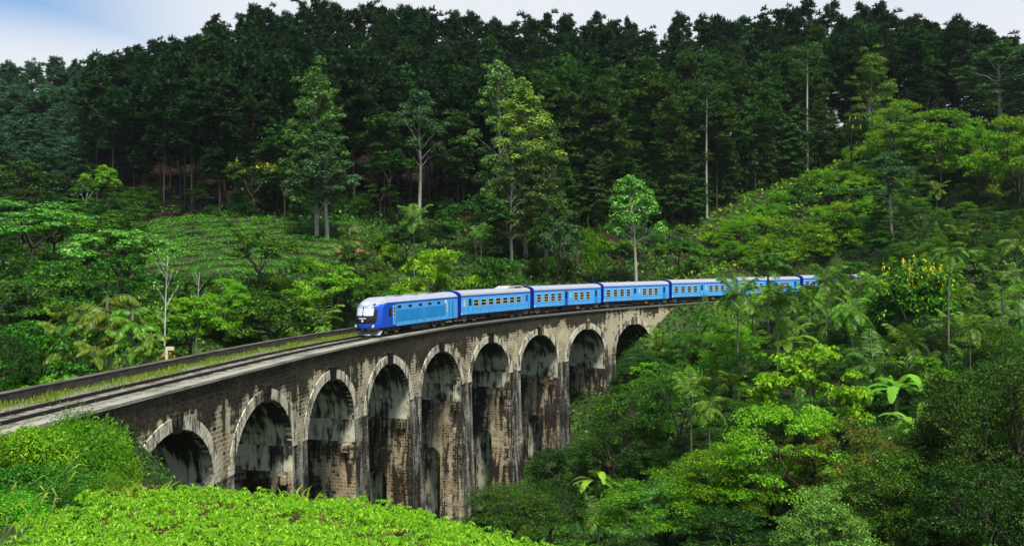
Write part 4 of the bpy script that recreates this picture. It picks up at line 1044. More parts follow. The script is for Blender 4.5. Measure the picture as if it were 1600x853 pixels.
n = 0
for _ in range(4000):
    u = prng.uniform(-70, 172); Y = prng.uniform(222, 300); X = (u - U0) * Y / F
    if n >= 46: break
    if any((X - a) ** 2 + (Y - b) ** 2 < 38 for a, b, c in pts): continue
    pts.append((X, Y, u)); n += 1; z = tz(X, Y); H = prng.uniform(14, 24); vt = V0 - (z + H) * F / Y
    if vt < 118: H = max(8., -(prng.uniform(118, 150) - V0) * Y / F - z)
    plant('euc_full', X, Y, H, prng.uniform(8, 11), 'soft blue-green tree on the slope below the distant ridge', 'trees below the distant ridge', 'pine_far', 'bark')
n = 0
for _ in range(3000):
    u = prng.uniform(840, 1300); Y = prng.uniform(I(u, YB) - 6, I(u, YB) + 12); X = (u - U0) * Y / F
    if n >= 24: break
    if any((X - a) ** 2 + (Y - b) ** 2 < 20 for a, b, c in pts): continue
    pts.append((X, Y, u)); n += 1; plant('euc_full', X, Y, prng.uniform(11, 24), prng.uniform(6.5, 9.5), 'leafy mid-green young tree filling the lower front of the wood', 'young trees at the front of the wood', 'pine_mid', 'bark')
n = 0
for _ in range(3000):
    u = prng.uniform(150, 840); Y = I(u, YB) + prng.uniform(-5, 4); X = (u - U0) * Y / F
    if n >= 34: break
    if any((X - a) ** 2 + (Y - b) ** 2 < 9 for a, b, c in pts): continue
    pts.append((X, Y, u)); n += 1; plant('shrub' if prng.random() < .6 else 'slender', X, Y, prng.uniform(3, 6), prng.uniform(4.5, 7), 'dark shrub along the foot of the wood', 'shrubs at the foot of the wood', 'jungle_dark')
n = 0
for _ in range(3000):
    u = prng.uniform(1330, 1660); Y = prng.uniform(246, 282); X = (u - U0) * Y / F
    if n >= 26: break
    if any((X - a) ** 2 + (Y - b) ** 2 < 16 for a, b, c in pts): continue
    pts.append((X, Y, u)); n += 1; plant('euc_full', X, Y, prng.uniform(9, 18), prng.uniform(6, 9), 'dark leafy understorey tree between the trunks at the right end of the wood', 'understorey at the right end of the wood', 'pine')
# ------------------------------------------------------------------ single trees one can point to
hero('euc_full', 495, 112, 166, 100, 'tallest pale-green eucalyptus above the tea slope, narrow crown in stacked clumps', 'euc', var=0)
hero('euc', 512, 205, 164, 105, 'lower wide eucalyptus with slim pale trunk standing in the tea bushes', 'euc_dark', var=0)
hero('euc', 655, 136, 196, 92, 'eucalyptus with long white bare trunk in front of the maroon bank', 'euc_dark', var=2)
hero('euc', 782, 88, 192, 78, 'tall eucalyptus with white trunk showing between thin pale clumps', 'euc', var=3)
hero('euc_full', 822, 128, 182, 112, 'bright eucalyptus with cauliflower crown, broadest of the pale clump above the train', 'euc_bright', var=1)
hero('euc_full', 852, 190, 178, 84, 'shorter bright eucalyptus at the right edge of the pale clump', 'euc', var=1)
hero('euc', 800, 225, 176, 70, 'small eucalyptus at the foot of the pale clump', 'euc', var=3)
hero('euc_top', 995, 274, 168, 88, 'round-topped fresh-green tree with pale trunk standing alone above the train', 'teal_green', bark_='bark_pale', var=0)
hero('euc_full', 1357, 84, 236, 70, 'yellow-green loose tree before the dark wood above the right hill', 'euc_bright', var=0)
hero('euc', 1562, 70, 232, 120, 'loose wide tree at the edge of the wood, farthest right against the sky', 'euc_dark', var=1)
hero('euc', 1610, 60, 226, 90, 'leaning tree cut by the right border under the open sky', 'euc_dark', var=3)
hero('pole', 1262, 78, 236, 46, 'bare pale pole-like trunk in front of the dark pines at right')
hero('pole', 1105, 130, 216, 44, 'slim pale trunk with few leaves among the paler pines')
for u, vt, Y, wp, mt in [(935, 128, 212, 84, 'pine_mid'), (1005, 92, 222, 90, 'pine_mid'), (1050, 150, 214, 78, 'pine_mid'), (1120, 165, 218, 84, 'pine_mid'), (880, 100, 218, 80, 'pine_mid'), (1180, 160, 228, 76, 'pine_mid'), (715, 175, 204, 80, 'pine_mid'), (600, 175, 196, 70, 'pine_mid'), (430, 190, 192, 80, 'pine_mid'), (970, 190, 210, 70, 'pine_mid')]:
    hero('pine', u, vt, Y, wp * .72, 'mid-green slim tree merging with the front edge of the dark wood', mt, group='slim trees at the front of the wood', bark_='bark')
for u, v_, Y, wp, lab in [(352, 338, 172, 30, 'lone slim young tree in the middle of the tea bushes'), (300, 352, 166, 34, 'small round tree in the left half of the tea bushes'), (405, 350, 160, 22, 'thin pale sapling right of the lone slim tree among the tea'), (470, 345, 168, 36, 'small dark tree in the right half of the tea bushes')]:
    hero('slender', u, v_ - 8, Y, wp, lab, 'jungle')
hero('flowering', 398, 248, 186, 88, 'dark-leaved tree with yellow blossoms at the top of the tea slope', 'jungle_dark', var=0)
hero('flowering', 445, 250, 184, 60, 'small yellow-flowering tree beside the tallest eucalyptus', 'jungle_dark', var=1)
hero('slender', 610, 234, 188, 66, 'dark rich-green slender tree at the foot of the wood above the locomotive', 'jungle_dark')
hero('slender', 592, 285, 186, 56, 'small twiggy tree left of the dark slender one', 'jungle_dark')
hero('broad', 870, 318, 168, 84, 'dense dark-green round tree right of the pale eucalypts', 'jungle_dark')
hero('broad', 745, 300, 172, 110, 'broad dull-green tree at the foot of the wood above the second coach', 'jungle_dark')
hero('palm', 648, 330, 152, 62, 'areca palm with pale stem behind the locomotive', 'palm')
hero('palm', 752, 352, 150, 50, 'short areca palm in the thicket above the first coach', 'palm_dark')
hero('broad', 690, 396, 138, 130, 'bright yellow-green bushy tree directly above the locomotive roof', 'jungle_bright')
hero('broad', 770, 400, 140, 90, 'mid-green bushy tree above the first coach', 'jungle')
hero('slender', 880, 345, 156, 60, 'thin grey-stemmed tree above the second coach', 'euc_dark')
hero('slender', 1062, 372, 178, 50, 'thin pale-stemmed small tree above the fourth coach', 'jungle')
hero('shrub', 925, 345, 172, 50, 'small plant with yellow leaves in the dark gap left of the lone tree', 'yellow_green')
hero('fishtail', 545, 350, 150, 60, 'small dull palm at the right end of the tea slope', 'palm_olive')
# left jungle
hero('broad', 48, 316, 150, 190, 'wide pale-green layered tree at the left border below the wood', 'teal_green', var=0)
hero('broad', 192, 356, 126, 165, 'bright flat-topped tree at the lower end of the tea slope', 'teal_green', var=1)
hero('layered', 110, 388, 122, 110, 'dark layered tree below the pale flat-topped one', 'jungle', var=2)
hero('broad', 86, 330, 160, 110, 'yellowish-green domed tree between the layered trees', 'yellow_green')
hero('broad', 30, 250, 205, 90, 'dull blue-green tree below the distant ridge at the left border', 'jungle_dark')
hero('broad', 118, 255, 205, 90, 'dark tree at the foot of the distant ridge', 'jungle_dark')
hero('slender', 132, 282, 190, 40, 'small tree with short white trunk under the ridge', 'jungle', bark_='bark_white')
hero('broad', 158, 256, 196, 56, 'bright-green small tree at the left end of the dark wood', 'jungle_bright')
hero('broad', 60, 300, 190, 130, 'dark dense tree in the hollow behind the layered trees', 'jungle_dark')
hero('broad', 20, 440, 104, 170, 'large dark tree rising behind the parapet at the left border', 'jungle_dark')
hero('broad', 95, 410, 112, 130, 'heavy dark-green crown beside the fishtail palms', 'jungle')
hero('broad', 185, 405, 108, 110, 'green crown above the fishtail palms', 'jungle', var=0)
hero('near_fine', 8, 520, 62, 92, 'small-leaved dark tree standing close behind the parapet at the left border', 'jungle_dark')
for u, vt, Y, wp, mt, lab in [(172, 448, 84, 135, 'palm_olive', 'largest olive fishtail palm behind the track'), (122, 468, 86, 115, 'palm_olive', 'yellowish fishtail palm left of the largest one'), (208, 470, 82, 110, 'palm', 'green fishtail palm beside the bare white tree'), (95, 500, 80, 90, 'palm', 'green fishtail palm at the left side of the cluster'), (235, 510, 80, 80, 'palm_olive', 'olive fishtail palm at the foot of the white tree'), (150, 530, 74, 90, 'palm_olive', 'low drooping fishtail palm just above the parapet')]:
    hero('fishtail', u, vt, Y, wp, lab, mt)
hero('bare', 256, 400, 86, 76, 'white slender tree with thin sparse twigs behind the parapet', 'teal_green')
hero('bare', 306, 425, 100, 44, 'second pale twiggy tree, smaller, right of the white one', 'teal_green')
hero('broad', 352, 438, 108, 66, 'bright-green rounded tree in the hollow behind the marker post', 'jungle_bright')
hero('broad', 300, 430, 112, 90, 'dull olive thicket tree behind the white slender tree', 'olive')
hero_fit('young_palm', 503, 486, 76, 'spiky rosette palm with pale blades behind the track left of the locomotive', 'banana')
hero_fit('young_palm', 466, 508, 52, 'low spiky rosette beside the larger one behind the track', 'palm')
# right slope
hero('euc', 1395, 235, 188, 90, 'grey-green thin tree with tall pale stem on the right slope', 'euc_dark', var=2)
hero('slender', 1470, 190, 205, 60, 'light-green slender tree on top of the right hill', 'jungle_bright')
hero('flowering', 1331, 184, 216, 50, 'dark little tree with yellow blossoms at the top left of the right hill', 'jungle_dark', var=1)
hero('near', 1402, 158, 214, 92, 'bright yellow-green bushy tree crowning the right hill', 'jungle_bright')
hero('near', 1462, 168, 212, 112, 'sunlit broad bushy tree behind the crown of the right hill', 'yellow_green')
hero('near', 1530, 184, 206, 112, 'mid-green bushy tree on the upper right hill near the border', 'jungle_bright')
hero('near', 1592, 180, 200, 130, 'round yellow-green tree at the right border on the hill', 'yellow_green')
hero('spiked', 1425, 404, 112, 122, 'big leafy tree topped with yellow flower spikes above the ravine', 'jungle', var=0)
hero('palm', 1482, 356, 92, 64, 'tallest areca palm with long bare stem beside the yellow-flowering tree', 'palm', var=2)
hero('palm', 1200, 394, 128, 78, 'dark palm standing in front of the far coaches', 'palm_dark', var=1)
hero('palm', 1154, 446, 112, 84, 'areca palm with dark fronds below the fourth coach', 'palm_dark', var=0)
hero('palm', 1174, 418, 122, 76, 'slim palm crossing the fifth coach', 'palm', var=3)
hero('palm', 1215, 446, 118, 80, 'palm with dense fronds hiding the end of the train', 'palm_dark', var=1)
hero('palm', 1290, 425, 122, 72, 'leafy palm at the very end of the train', 'palm', var=0)
hero('palm', 1335, 440, 108, 78, 'areca palm with hanging fronds right of the train', 'palm', var=2)
hero('palm', 1032, 490, 140, 66, 'bright areca palm in front of the last arch', 'palm', var=3)
hero('palm', 1515, 500, 88, 60, 'thin palm in the dark hollow at right', 'palm_olive', var=0)
hero('palm', 1565, 420, 96, 60, 'palm at the right edge above the dark hollow', 'palm_dark', var=1)
hero('palm', 1590, 340, 140, 70, 'palm with drooping fronds near the right border', 'palm_olive', var=2)
hero('palm', 1080, 585, 88, 76, 'short palm with spread fronds among the bushes right of the piers', 'palm', var=1)
hero('palm', 1110, 600, 84, 60, 'second short palm beside the spread one right of the piers', 'palm_olive', var=2)
hero_fit('banana', 1230, 478, 86, 'banana plant with pale arching leaves below the train', 'banana', var=0)
hero_fit('banana', 1402, 548, 90, 'banana plant with long arching leaves in the dark hollow', 'banana', var=1)
hero_fit('banana', 1432, 612, 92, 'brightest banana plant with upright broad leaves above the rusty tree', 'banana', var=2)
hero_fit('banana', 1364, 585, 50, 'young banana plant left of the arching one', 'banana', var=2)
hero_fit('banana', 932, 706, 66, 'banana plant beside the bare red earth near the piers', 'banana', var=1)
hero_fit('banana', 1180, 488, 50, 'small banana plant among the palms', 'banana', var=0)
hero_fit('young_palm', 1225, 735, 130, 'large spiky palm rosette in the lower bushes', 'palm', var=0)
hero('palm', 1240, 680, 66, 66, 'palm with long yellowish hanging fronds above the rosette', 'yellow_green', var=3)
hero_fit('young_palm', 935, 790, 80, 'dark spiky rosette low beside the field edge', 'palm_dark', var=1)
hero('glossy', 1268, 540, 84, 150, 'bright glossy-leaved round tree right of the viaduct', 'jungle_bright', var=0)
hero('near', 1230, 630, 62, 200, 'large fresh-green tree in the middle of the right foreground', 'jungle_bright', var=1)
hero('near', 1330, 650, 60, 170, 'tree with rusty-red young leaves below the brightest banana plant', 'rust', var=2)
hero('near_fine', 1545, 566, 52, 210, 'big dark-olive small-leaved tree at the lower right border', 'olive', var=0)
hero('near_fine', 1630, 540, 56, 190, 'second dark-olive tree cut by the right border', 'olive', var=1)
hero('near_fine', 1420, 705, 52, 200, 'spreading tree with bare lower limbs at the bottom right', 'jungle', var=1)
hero('near', 1290, 760, 48, 150, 'light-green leafy tree at the bottom edge right of the rosette', 'teal_green', var=0)
hero('near', 1035, 735, 66, 190, 'rounded light-green tree right of the field corner', 'jungle_bright', var=2)
hero('near', 1130, 690, 66, 150, 'yellow-green bush tree between the rounded tree and the large fresh one', 'yellow_green', var=0)
hero('near', 1140, 790, 54, 150, 'dark-green tree at the bottom edge below the yellow-green one', 'jungle_dark', var=1)
hero('near_fine', 1530, 720, 46, 190, 'dull green fine-leaved tree in the lower right corner', 'jungle_dark', var=1)
hero('near', 1060, 560, 96, 110, 'dark bushy tree below the last arch', 'jungle', var=1)
hero('near', 985, 595, 104, 120, 'green bushy tree at the foot of the eighth arch', 'jungle', var=2)
hero('near', 880, 700, 98, 110, 'dense dark tree at the foot of the tallest right pier', 'jungle_dark', var=0)
hero('near', 960, 650, 96, 110, 'tangled dark tree below the eighth arch', 'jungle_dark', var=1)
hero('near', 1145, 500, 118, 90, 'bright tree under the fourth coach hiding the viaduct end', 'jungle_bright', var=2)
hero('near', 1105, 490, 128, 80, 'leafy tree over the end of the viaduct wall', 'jungle', var=0)

PROTECT.append((235, 540, 345, 412, 140))
# ------------------------------------------------------------------ thickets: every shrub a plant of its own
def inpoly(u, v, poly):
    c = False; j = len(poly) - 1
    for i in range(len(poly)):
        (x1, y1), (x2, y2) = poly[i], poly[j]
        if (y1 > v) != (y2 > v) and u < (x2 - x1) * (v - y1) / (y2 - y1) + x1: c = not c
        j = i
    return c
def thicket(poly, n, kinds, dpx, ymin, seed, ymax=330.):
    g = np.random.default_rng(seed); got = []; us = [a for a, b in poly]; vs_ = [b for a, b in poly]
    for _ in range(n * 40):
        if len(got) >= n: break
        u, v = g.uniform(min(us), max(us)), g.uniform(min(vs_), max(vs_))
        if not inpoly(u, v, poly) or any((u - a) ** 2 + ((v - b) * 1.3) ** 2 < dpx ** 2 for a, b in got): continue
        p = hit(u, v, ymin, ymax)
        if not p: continue
        s, wd, d = nearest([p[0]], [p[1]])
        if 2 < s[0] < 223 and -4.5 < wd[0] < 11.5 and d[0] < 12: continue
        k = g.random() * sum(q[0] for q in kinds)
        for wt, kind, h0, h1, asp, mt, lab, grp in kinds:
            k -= wt
            if k <= 0: break
        H = g.uniform(h0, h1); Wd = H * asp * g.uniform(.85, 1.2)
        if not clear_of(p[0], p[1], tz(*p), H, Wd): continue
        got.append((u, v)); plant(kind, p[0], p[1], H, Wd, lab, grp, mt)
thicket([(0, 290), (150, 300), (230, 350), (215, 430), (250, 560), (0, 600)], 48, [
    (3, 'broad', 5, 8.5, 1.0, 'jungle', 'green crown crowded among the trees of the left valley', 'crowded trees of the left valley'),
    (3, 'broad', 5, 8.5, 1.0, 'jungle_dark', 'dark shaded crown in the left valley behind the track', 'dark crowns of the left valley'),
    (2, 'shrub', 2.5, 4, 1.4, 'jungle', 'low shrub filling gaps between left valley trees', 'shrubs of the left valley'),
    (1, 'layered', 6, 9, 1.1, 'jungle', 'small layered tree among the left valley crowns', 'small layered trees of the left valley')], 26, 66, 31)
thicket([(250, 440), (380, 440), (560, 400), (700, 345), (1090, 355), (1090, 430), (720, 440), (560, 470), (545, 510), (420, 530), (270, 560)], 74, [
    (3, 'shrub', 2.5, 4.5, 1.5, 'jungle', 'rounded green shrub on the bank behind the train', 'shrubs on the bank behind the train'),
    (2, 'shrub', 2.5, 4.5, 1.5, 'olive', 'olive scrubby shrub on the bank behind the train', 'olive scrub behind the train'),
    (2, 'broad', 5, 8, .9, 'jungle_dark', 'dark small tree on the bank behind the train', 'dark small trees behind the train'),
    (2, 'shrub', 2, 4, 1.5, 'yellow_green', 'yellow-green shrub on the bank behind the train', 'yellow-green shrubs behind the train'),
    (1, 'slender', 6, 9, .5, 'euc_dark', 'thin young tree on the bank behind the train', 'thin young trees behind the train')], 21, 84, 32)
thicket([(1085, 400), (1160, 352), (1240, 298), (1330, 232), (1390, 176), (1480, 172), (1640, 182), (1640, 290), (1450, 290), (1340, 400), (1150, 425)], 190, [
    (4, 'shrub', 2.2, 4.2, 1.9, 'jungle_bright', 'fresh green shrub on the steep right hillside above the train', 'green shrubs on the right hillside'),
    (5, 'shrub', 2.2, 4.2, 1.9, 'yellow_green', 'yellow-green shrub on the steep right hillside above the train', 'yellow-green shrubs on the right hillside'),
    (2, 'shrub', 2.2, 4.5, 1.7, 'jungle', 'mid-green shrub on the steep right hillside above the train', 'mid-green shrubs on the right hillside'),
    (1.3, 'near', 4, 6.5, 1.1, 'jungle_bright', 'bright bushy tree on the upper right hillside', 'bright trees on the right hillside'),
    (.5, 'slender', 5, 8, .5, 'jungle', 'upright slim tree on the right hillside', 'slim trees on the right hillside')], 18, 150, 33)
thicket([(1320, 420), (1440, 300), (1640, 300), (1640, 440), (1300, 435)], 60, [
    (3, 'near', 4.5, 7.5, 1.0, 'jungle', 'leafy tree low on the right hillside behind the yellow-flowering tree', 'leafy trees low on the right hillside'),
    (3, 'near', 4.5, 7.5, 1.0, 'jungle_dark', 'dark tree low on the right hillside behind the yellow-flowering tree', 'dark trees low on the right hillside'),
    (1, 'palm', 5, 7, .8, 'palm_olive', 'palm among the dark trees low on the right hillside', 'palms low on the right hillside'),
    (1, 'shrub', 2.5, 4.5, 1.6, 'yellow_green', 'yellow-green shrub between the dark trees of the right hillside', 'shrubs low on the right hillside')], 24, 120, 36)
thicket([(850, 690), (960, 560), (1060, 490), (1180, 470), (1330, 455), (1600, 440), (1600, 600), (1400, 640), (1200, 640), (1000, 720), (860, 790)], 150, [
    (3, 'near', 4, 7, 1.0, 'jungle', 'leafy tree in the ravine thicket below the palms', 'leafy trees of the ravine thicket'),
    (3, 'near', 4, 7, 1.0, 'jungle_dark', 'dark tree in the ravine thicket below the palms', 'dark trees of the ravine thicket'),
    (3, 'near_shrub', 2, 3.5, 1.4, 'jungle', 'shrub on the slope right of the piers', 'shrubs right of the piers'),
    (5, 'palm', 4.5, 7, .85, 'palm', 'slender areca palm in the ravine thicket', 'areca palms of the ravine thicket'),
    (4, 'palm', 4, 7, .85, 'palm_dark', 'dark-fronded areca palm in the ravine thicket', 'dark areca palms of the ravine thicket'),
    (1, 'glossy', 3.5, 5.5, 1.0, 'jungle_bright', 'bright glossy small tree in the ravine thicket', 'glossy trees of the ravine thicket'),
    (1, 'young_palm', 2.5, 3.5, 1.3, 'palm', 'low palm rosette in the ravine thicket', 'palm rosettes of the ravine thicket')], 23, 44, 34)
thicket([(760, 830), (860, 760), (1000, 700), (1200, 640), (1400, 640), (1620, 620), (1620, 960), (900, 960)], 70, [
    (3, 'near', 3.5, 6, 1.1, 'jungle', 'leafy green tree in the lower right foreground', 'leafy trees of the lower right foreground'),
    (2, 'near_fine', 3.5, 6, 1.1, 'olive', 'olive fine-leaved tree in the lower right foreground', 'olive trees of the lower right foreground'),
    (3, 'near_shrub', 2, 3.2, 1.4, 'jungle', 'leafy shrub in the lower right foreground', 'shrubs of the lower right foreground'),
    (1.5, 'near', 3.5, 6, 1.1, 'teal_green', 'pale blue-green leafy tree in the lower right foreground', 'pale trees of the lower right foreground'),
    (2, 'near', 3.5, 6, 1.1, 'jungle_dark', 'dark leafy tree in the lower right foreground', 'dark trees of the lower right foreground'),
    (1, 'near_shrub', 2, 3.2, 1.4, 'rust', 'rusty-tipped shrub in the lower right foreground', 'rusty shrubs of the lower right foreground')], 38, 40, 35, 130)
# valley floor on both sides of the piers
g = np.random.default_rng(8)
for s, wd in [(60, 13), (72, 14), (84, 12.5), (95, 15), (108, 13), (120, 16), (133, 13), (66, 20), (90, 22), (115, 24), (100, 19), (140, 18), (126, 24), (78, 26), (112, 33)]:
    x, y, _ = P(s, wd, 0); H = g.uniform(7, 11); plant('broad', x, y, H, H, 'green tree of the valley seen through the viaduct openings', 'trees behind the viaduct', 'jungle' if g.random() < .5 else 'jungle_bright')
for s, wd in [(112, -7), (122, -8), (130, -6.5), (138, -7), (118, -14), (128, -14), (136, -13), (146, -7), (150, -11), (108, -12)]:
    x, y, _ = P(s, wd, 0); H = g.uniform(4, 6.5); plant('near', x, y, H, H * 1.1, 'dense tree crowding the feet of the tallest piers', 'trees at the feet of the piers', 'jungle' if g.random() < .6 else 'jungle_dark')

# ------------------------------------------------------------------ left foreground bank: lush bushes and reeds
for u, vt, Y, wp, mt, lab in [(40, 645, 37, 190, 'bush', 'lush bright bush below the track at the left border'), (112, 634, 38.5, 160, 'bush', 'tallest lush bush of fine bright leaves against the viaduct abutment'), (172, 645, 40, 100, 'bush', 'bushy tuft with long blades at the first arch'),
        (15, 715, 32, 170, 'jungle', 'shaded green bush under the lush ones at the left border'), (105, 712, 34, 150, 'jungle', 'shaded bush between the lush bushes and the field'), (160, 722, 36, 90, 'bush', 'bush with drooping blades hiding the left side of the first arch'), (-40, 655, 36, 170, 'bush', 'bush cut by the left border'),  # darker leaves on the lower bushes stand for shade beneath the lush ones
        (75, 752, 29.5, 130, 'jungle', 'dark leafy bush low at the field corner'), (10, 800, 24.5, 150, 'bush', 'bright bush at the lowest left corner of the frame'), (-10, 775, 26, 160, 'jungle', 'dark bush at the lower left border before the field'), (150, 765, 32, 90, 'jungle', 'low dark bush between the field and the first arch')]:
    hero('lush', u, vt, Y, wp, lab, mt)

# ------------------------------------------------------------------ ground cover nobody could count
def stuff(name, Q, mat, label=None): return tag(link(name, quad_mesh(name, Q, M[mat])), label, None, None, 'stuff')
g = np.random.default_rng(21)
# undergrowth over all slopes
n = 300000
lY = 24 * np.exp(g.random(n) * math.log(300 / 24.)); uu = g.uniform(-250, 1850, n); X = (uu - U0) * lY / F; Y = lY
s, wd, d = nearest(X, Y)
line = (s > 2) & (s < 221) & (wd > -.6) & (wd < np.where(s > 170, 5.4, 8.0))
tea_poly = [(205, 345), (300, 332), (420, 345), (560, 352), (575, 372), (520, 400), (430, 428), (330, 432), (235, 428), (200, 390)]
vv_ = V0 - terrain(X, Y) * F / Y; tea_zone = (Y > 118) & (Y < 196) & np.array([inpoly(a, b_, tea_poly) for a, b_ in zip(uu, vv_)])
field = (X > -24) & (X < 7) & (Y < 37.5) & (X / Y > -.50 + .012 * np.clip(Y - 21, 0, 11))
field |= tea_zone
wood = Y > np.interp(uu, [a for a, b in YB], [b for a, b in YB]) + 6
line &= d < 30
line &= ~((s > 50) & (s < 158) & (terrain(X, Y) < zc(s) - 2.5))
keep = ~line & ~field & ~(wood & (g.random(n) < np.where(uu > 850, .5, .8)))
X, Y = X[keep], Y[keep]; Z = terrain(X, Y); k = len(X)
size = np.clip(Y * .0042, .16, 1.1) * (.7 + .7 * g.random(k))
Pt = np.stack([X, Y, Z + size * (.1 + 1.0 * g.random(k) ** 1.5)], 1)
N = unit(g.normal(size=(k, 3)) * .6 + [0, -.25, .8])
scrub = (U0 + F * X / Y > 1085 + 60 * np.sin(Y * .2)) & (Y > 165) & (g.random(k) < .6)
LQ = leafquads(Pt, N, size, .5, g)
stuff('undergrowth', LQ[~scrub], 'undergrowth'); stuff('hillside_scrub', LQ[scrub], 'yellow_green')
# tea terraces
Q = []
poly = [(205, 345), (300, 332), (420, 345), (560, 352), (575, 372), (520, 400), (430, 428), (330, 432), (235, 428), (200, 390)]
for yy in np.arange(118, 196, 5.2):
    for xx in np.arange(-92, -18, .95):
        x = xx + g.normal() * .15; y = yy + 1.6 * math.sin(xx * .13) + .12 * xx + 5 + g.normal() * .16
        Q.append((x, y))
Q = np.array(Q); zz = terrain(Q[:, 0], Q[:, 1]); uu = U0 + F * Q[:, 0] / Q[:, 1]; vv = V0 - F * zz / Q[:, 1]
sel = np.array([inpoly(a, b, poly) for a, b in zip(uu, vv)]) & (g.random(len(Q)) < .93)
Q, zz = Q[sel], zz[sel]; L_ = []
for (x, y), z in zip(Q, zz):
    r = .95 + .3 * g.random(); L_.append(clump((x, y, z + .2), (r, r * 1.1, .65 + .3 * g.random()), 64, .32, .5, g, .9, -.1, .3))
stuff('tea_bushes', np.concatenate(L_), 'tea')
# the crop of the near field
px, py = np.meshgrid(np.arange(-25, 8, .48), np.arange(15, 37, .48)); px = px.ravel() + g.normal(size=px.size) * .12; py = py.ravel() + g.normal(size=py.size) * .12
sel = (g.random(len(px)) < .60 + .5 * (np.sin(px * 1.7 + np.sin(py * 1.1)) * np.sin(py * 1.9) > -.75)) & (px < 8 - np.clip(py - 24, 0, 20) * .25) & (px / py > -.53 + .012 * np.clip(py - 21, 0, 11) + .015 * np.sin(py * 3))
px, py = px[sel], py[sel]; pz = terrain(px, py); L_ = []
for x, y, z in zip(px, py, pz):
    h = .28 + .40 * g.random() ** 1.4; nc = g.integers(7, 12)
    for q in range(nc):
        a = g.random() * 6.28; rr = .24 * g.random() ** .6; hh = h * (1.05 - 1.6 * rr) * (.65 + .4 * g.random())
        cc = np.array([x + math.cos(a) * rr, y + math.sin(a) * rr, z + hh]); m_ = 7; aa = a + (np.arange(m_) - 3) * .75 + g.normal(size=m_) * .2
        dd = unit(np.stack([np.cos(aa), np.sin(aa), -.10 - .45 * g.random(m_)], 1)); ll = .095 + .06 * g.random(m_)
        L_.append(leafquads(cc + dd * ll[:, None] * .5, unit(np.array([0, 0, 1.]) - dd * dd[:, 2:3] + g.normal(size=dd.shape) * .2), ll, .36, g, .30, dd))
stuff('field_crop', np.concatenate(L_), 'crop')
# grass along the track
def blades(ss, ww, zz, hh, wid, gg, lean=.45):
    n = len(ss); Pt = np.array([P(a, b, c) for a, b, c in zip(ss, ww, zz)]); a = gg.random(n) * 6.28
    T = unit(np.stack([np.cos(a) * lean * gg.random(n), np.sin(a) * lean * gg.random(n), np.ones(n)], 1))
    return leafquads(Pt + T * hh[:, None] * .45, unit(np.cross(T, gg.normal(size=(n, 3)))), hh, wid, gg, .05, T)
n = 26000; ss = g.uniform(18, 112, n); ww = 4.55 + 2.2 * g.random(n) ** .8
pat = .5 + .5 * np.sin(ss * .8 + 1.3 * np.sin(ss * .37)) * np.sin(ww * 2 + ss * .2); sel = g.random(n) < .30 + .7 * pat + .4 * (ww > 6.2); ss, ww = ss[sel], ww[sel]
Q1 = blades(ss, ww, np.full(len(ss), -.26), .08 + .30 * g.random(len(ss)) ** 2 * (.4 + .9 * pat[sel]) + .12 * (ww > 6.2) * g.random(len(ss)), .16, g)
n = 2600; s2 = g.uniform(30, 92, n); w2 = np.where(g.random(n) < .5, g.normal(1.0, .22, n), g.normal(3.1, .5, n)); cl = np.sin(s2 * 1.7) * np.sin(s2 * .53 + 1) > .45; s2, w2 = s2[cl], w2[cl]
Q2 = blades(s2, w2, np.full(len(s2), -.12), .10 + .16 * g.random(len(s2)), .16, g)
stuff('track_grass', np.concatenate([Q1, Q2]), 'grass')
# blades at the foot of the bank and along the field's far edge
n = 5200; x = g.uniform(-24, 3, n); y = 32.9 - .10 * np.abs(x + 9) + g.normal(size=n) * .9; x2 = g.uniform(-25, -15.5, 2600); y2 = g.uniform(34, 41.5, 2600)
x = np.concatenate([x, x2]); y = np.concatenate([y, y2]); z = terrain(x, y); n = len(x); a = g.random(n) * 6.28; ln = .40 + .9 * g.random(n) ** 3
T = unit(np.stack([np.cos(a) * .6, np.sin(a) * .6, np.ones(n)], 1)); cl = (np.sin(x * 1.3) * np.sin(x * .41 + y) > -.1)
stuff('bank_grass', leafquads(np.stack([x, y, z], 1) + T * ln[:, None] * .5, unit(np.cross(T, g.normal(size=(n, 3)))), ln, .07, g, .25, T)[cl], 'grass')

# ------------------------------------------------------------------ small things
def reed(x, y, pts, label, r=.012):
    z = tz(x, y); root = empty('tall_reed', (x, y, z), 0, label, 'reed', 'tall reeds at the left front'); gg = np.random.default_rng(int(abs(x * 100)))
    m = MB(); m.tube(pts, [r * (1.3 - .9 * k / (len(pts) - 1)) for k in range(len(pts))], 5); m.v = [tuple(p) for p in m.v]; m.build('stalk', M['bark_banana'], root)
    Q = []; pp = [np.array(p) for p in pts]
    for k in range(9):
        t = .15 + .8 * k / 9; i = min(int(t * (len(pp) - 1)), len(pp) - 2); f = t * (len(pp) - 1) - i; p = pp[i] * (1 - f) + pp[i + 1] * f
        a = gg.random() * 6.28; T = np.array([math.cos(a) * .8, math.sin(a) * .8, .45]); T /= np.linalg.norm(T); l = .35 + .35 * gg.random()
        Q.append(leafquads((p + T * l * .5)[None], unit(np.cross(T, gg.normal(size=3))[None]), l, .07, gg, .4, T[None]))
    o = link('blades', quad_mesh('blades', np.concatenate(Q), M['grass']), (), root)
def arcpts(dx, dy, h, n=9, bend=.35): return [(dx * (t + bend * t * t), dy * t, h * (t - .12 * t * t)) for t in [k / (n - 1) for k in range(n)]]
def reed_at(u0, v0, Y, u1, v1, label, r=.012):
    x, y, _ = at(u0, v0, Y); z0 = tz(x, y); x1, _, z1 = at(u1, v1, Y)
    h = (z1 - z0) / .88; dx = (x1 - x) / 1.35; reed(x, y, arcpts(dx, .3, h), label, r)
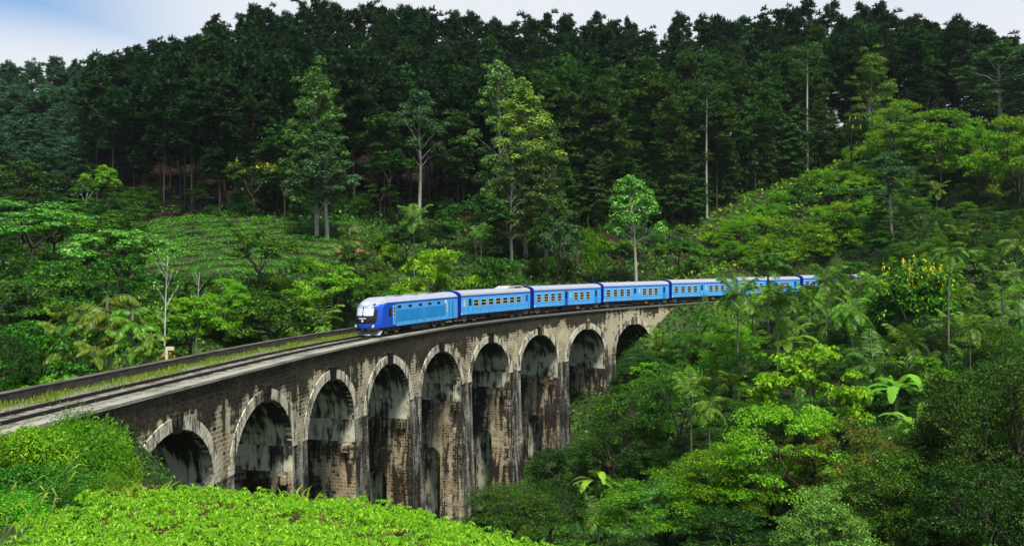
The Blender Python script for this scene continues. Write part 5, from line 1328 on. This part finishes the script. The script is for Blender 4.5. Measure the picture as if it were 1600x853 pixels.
reed_at(8, 860, 19, 142, 690, 'longest pale reed arching up from the field corner', .013)
reed_at(55, 860, 19.5, 100, 745, 'shorter dark-stemmed reed beside the longest one', .012)
reed_at(0, 830, 20, 22, 770, 'small upright reed at the left border', .010)
# cream marker post behind the parapet
x, y, _ = at(312.5, 553, 69.5); s_, w_, d_ = nearest([x], [y]); x, y, zb = P(float(s_[0]), 8.05, -1.5)
post = empty('marker_post', (x, y, zb), .25, 'cream post with a short board at its top, standing behind the parapet', 'marker post')
m = MB(); m.box(-.09, .09, -.09, .09, -.6, 2.72); m.build('post', M['cream'], post)
m = MB(); m.box(.092, .50, -.05, .05, 2.46, 2.73); m.box(.50, .53, -.07, .07, 2.49, 2.70); m.build('board', M['cream'], post)
for u, v, lab in [(345, 537, 'low bush with pinkish blossoms right of the cream marker post'), (305, 548, 'tiny reddish-leaved bush left of the cream marker post')]:
    x, y, _ = at(u, v, 71); s_, w_, d_ = nearest([x], [y]); q = P(float(s_[0]), 9.2, 0)
    root = plant('shrub', q[0], q[1], 2.4, 2.6, lab, None, 'jungle', base=q[2] - 1.6)
    n = 60; p = dirs(n, g); p[:, 2] = np.abs(p[:, 2]); p = p * [1.9, 1.9, 2.6] + [0, 0, .3]
    link('blossom', quad_mesh('pink_blossom', leafquads(p, unit(g.normal(size=(n, 3)) + [0, 0, .5]), .3, .8, g), M['blossom_pink']), (), root)
# bare red earth by the piers
for u, v, Y, r in [(908, 762, 100, 3.0), (552, 398, 152, 2.4)]:
    p = hit(u, v, 60, 200)
    if p:
        m = MB(); rows = []
        for i in range(9):
            rr = r * i / 8; rows.append([(p[0] + rr * math.cos(a) * (1.3 + .25 * math.sin(3 * a + u)), p[1] + rr * math.sin(a), tz(p[0] + rr * math.cos(a) * (1.3 + .25 * math.sin(3 * a + u)), p[1] + rr * math.sin(a)) + (.35 if i < 8 else -.3)) for a in np.linspace(0, 6.2832, 25)[:-1]])
        m.grid(rows, 0, True, True); tag(m.build('bare_earth', M['red_earth']), kind='structure')
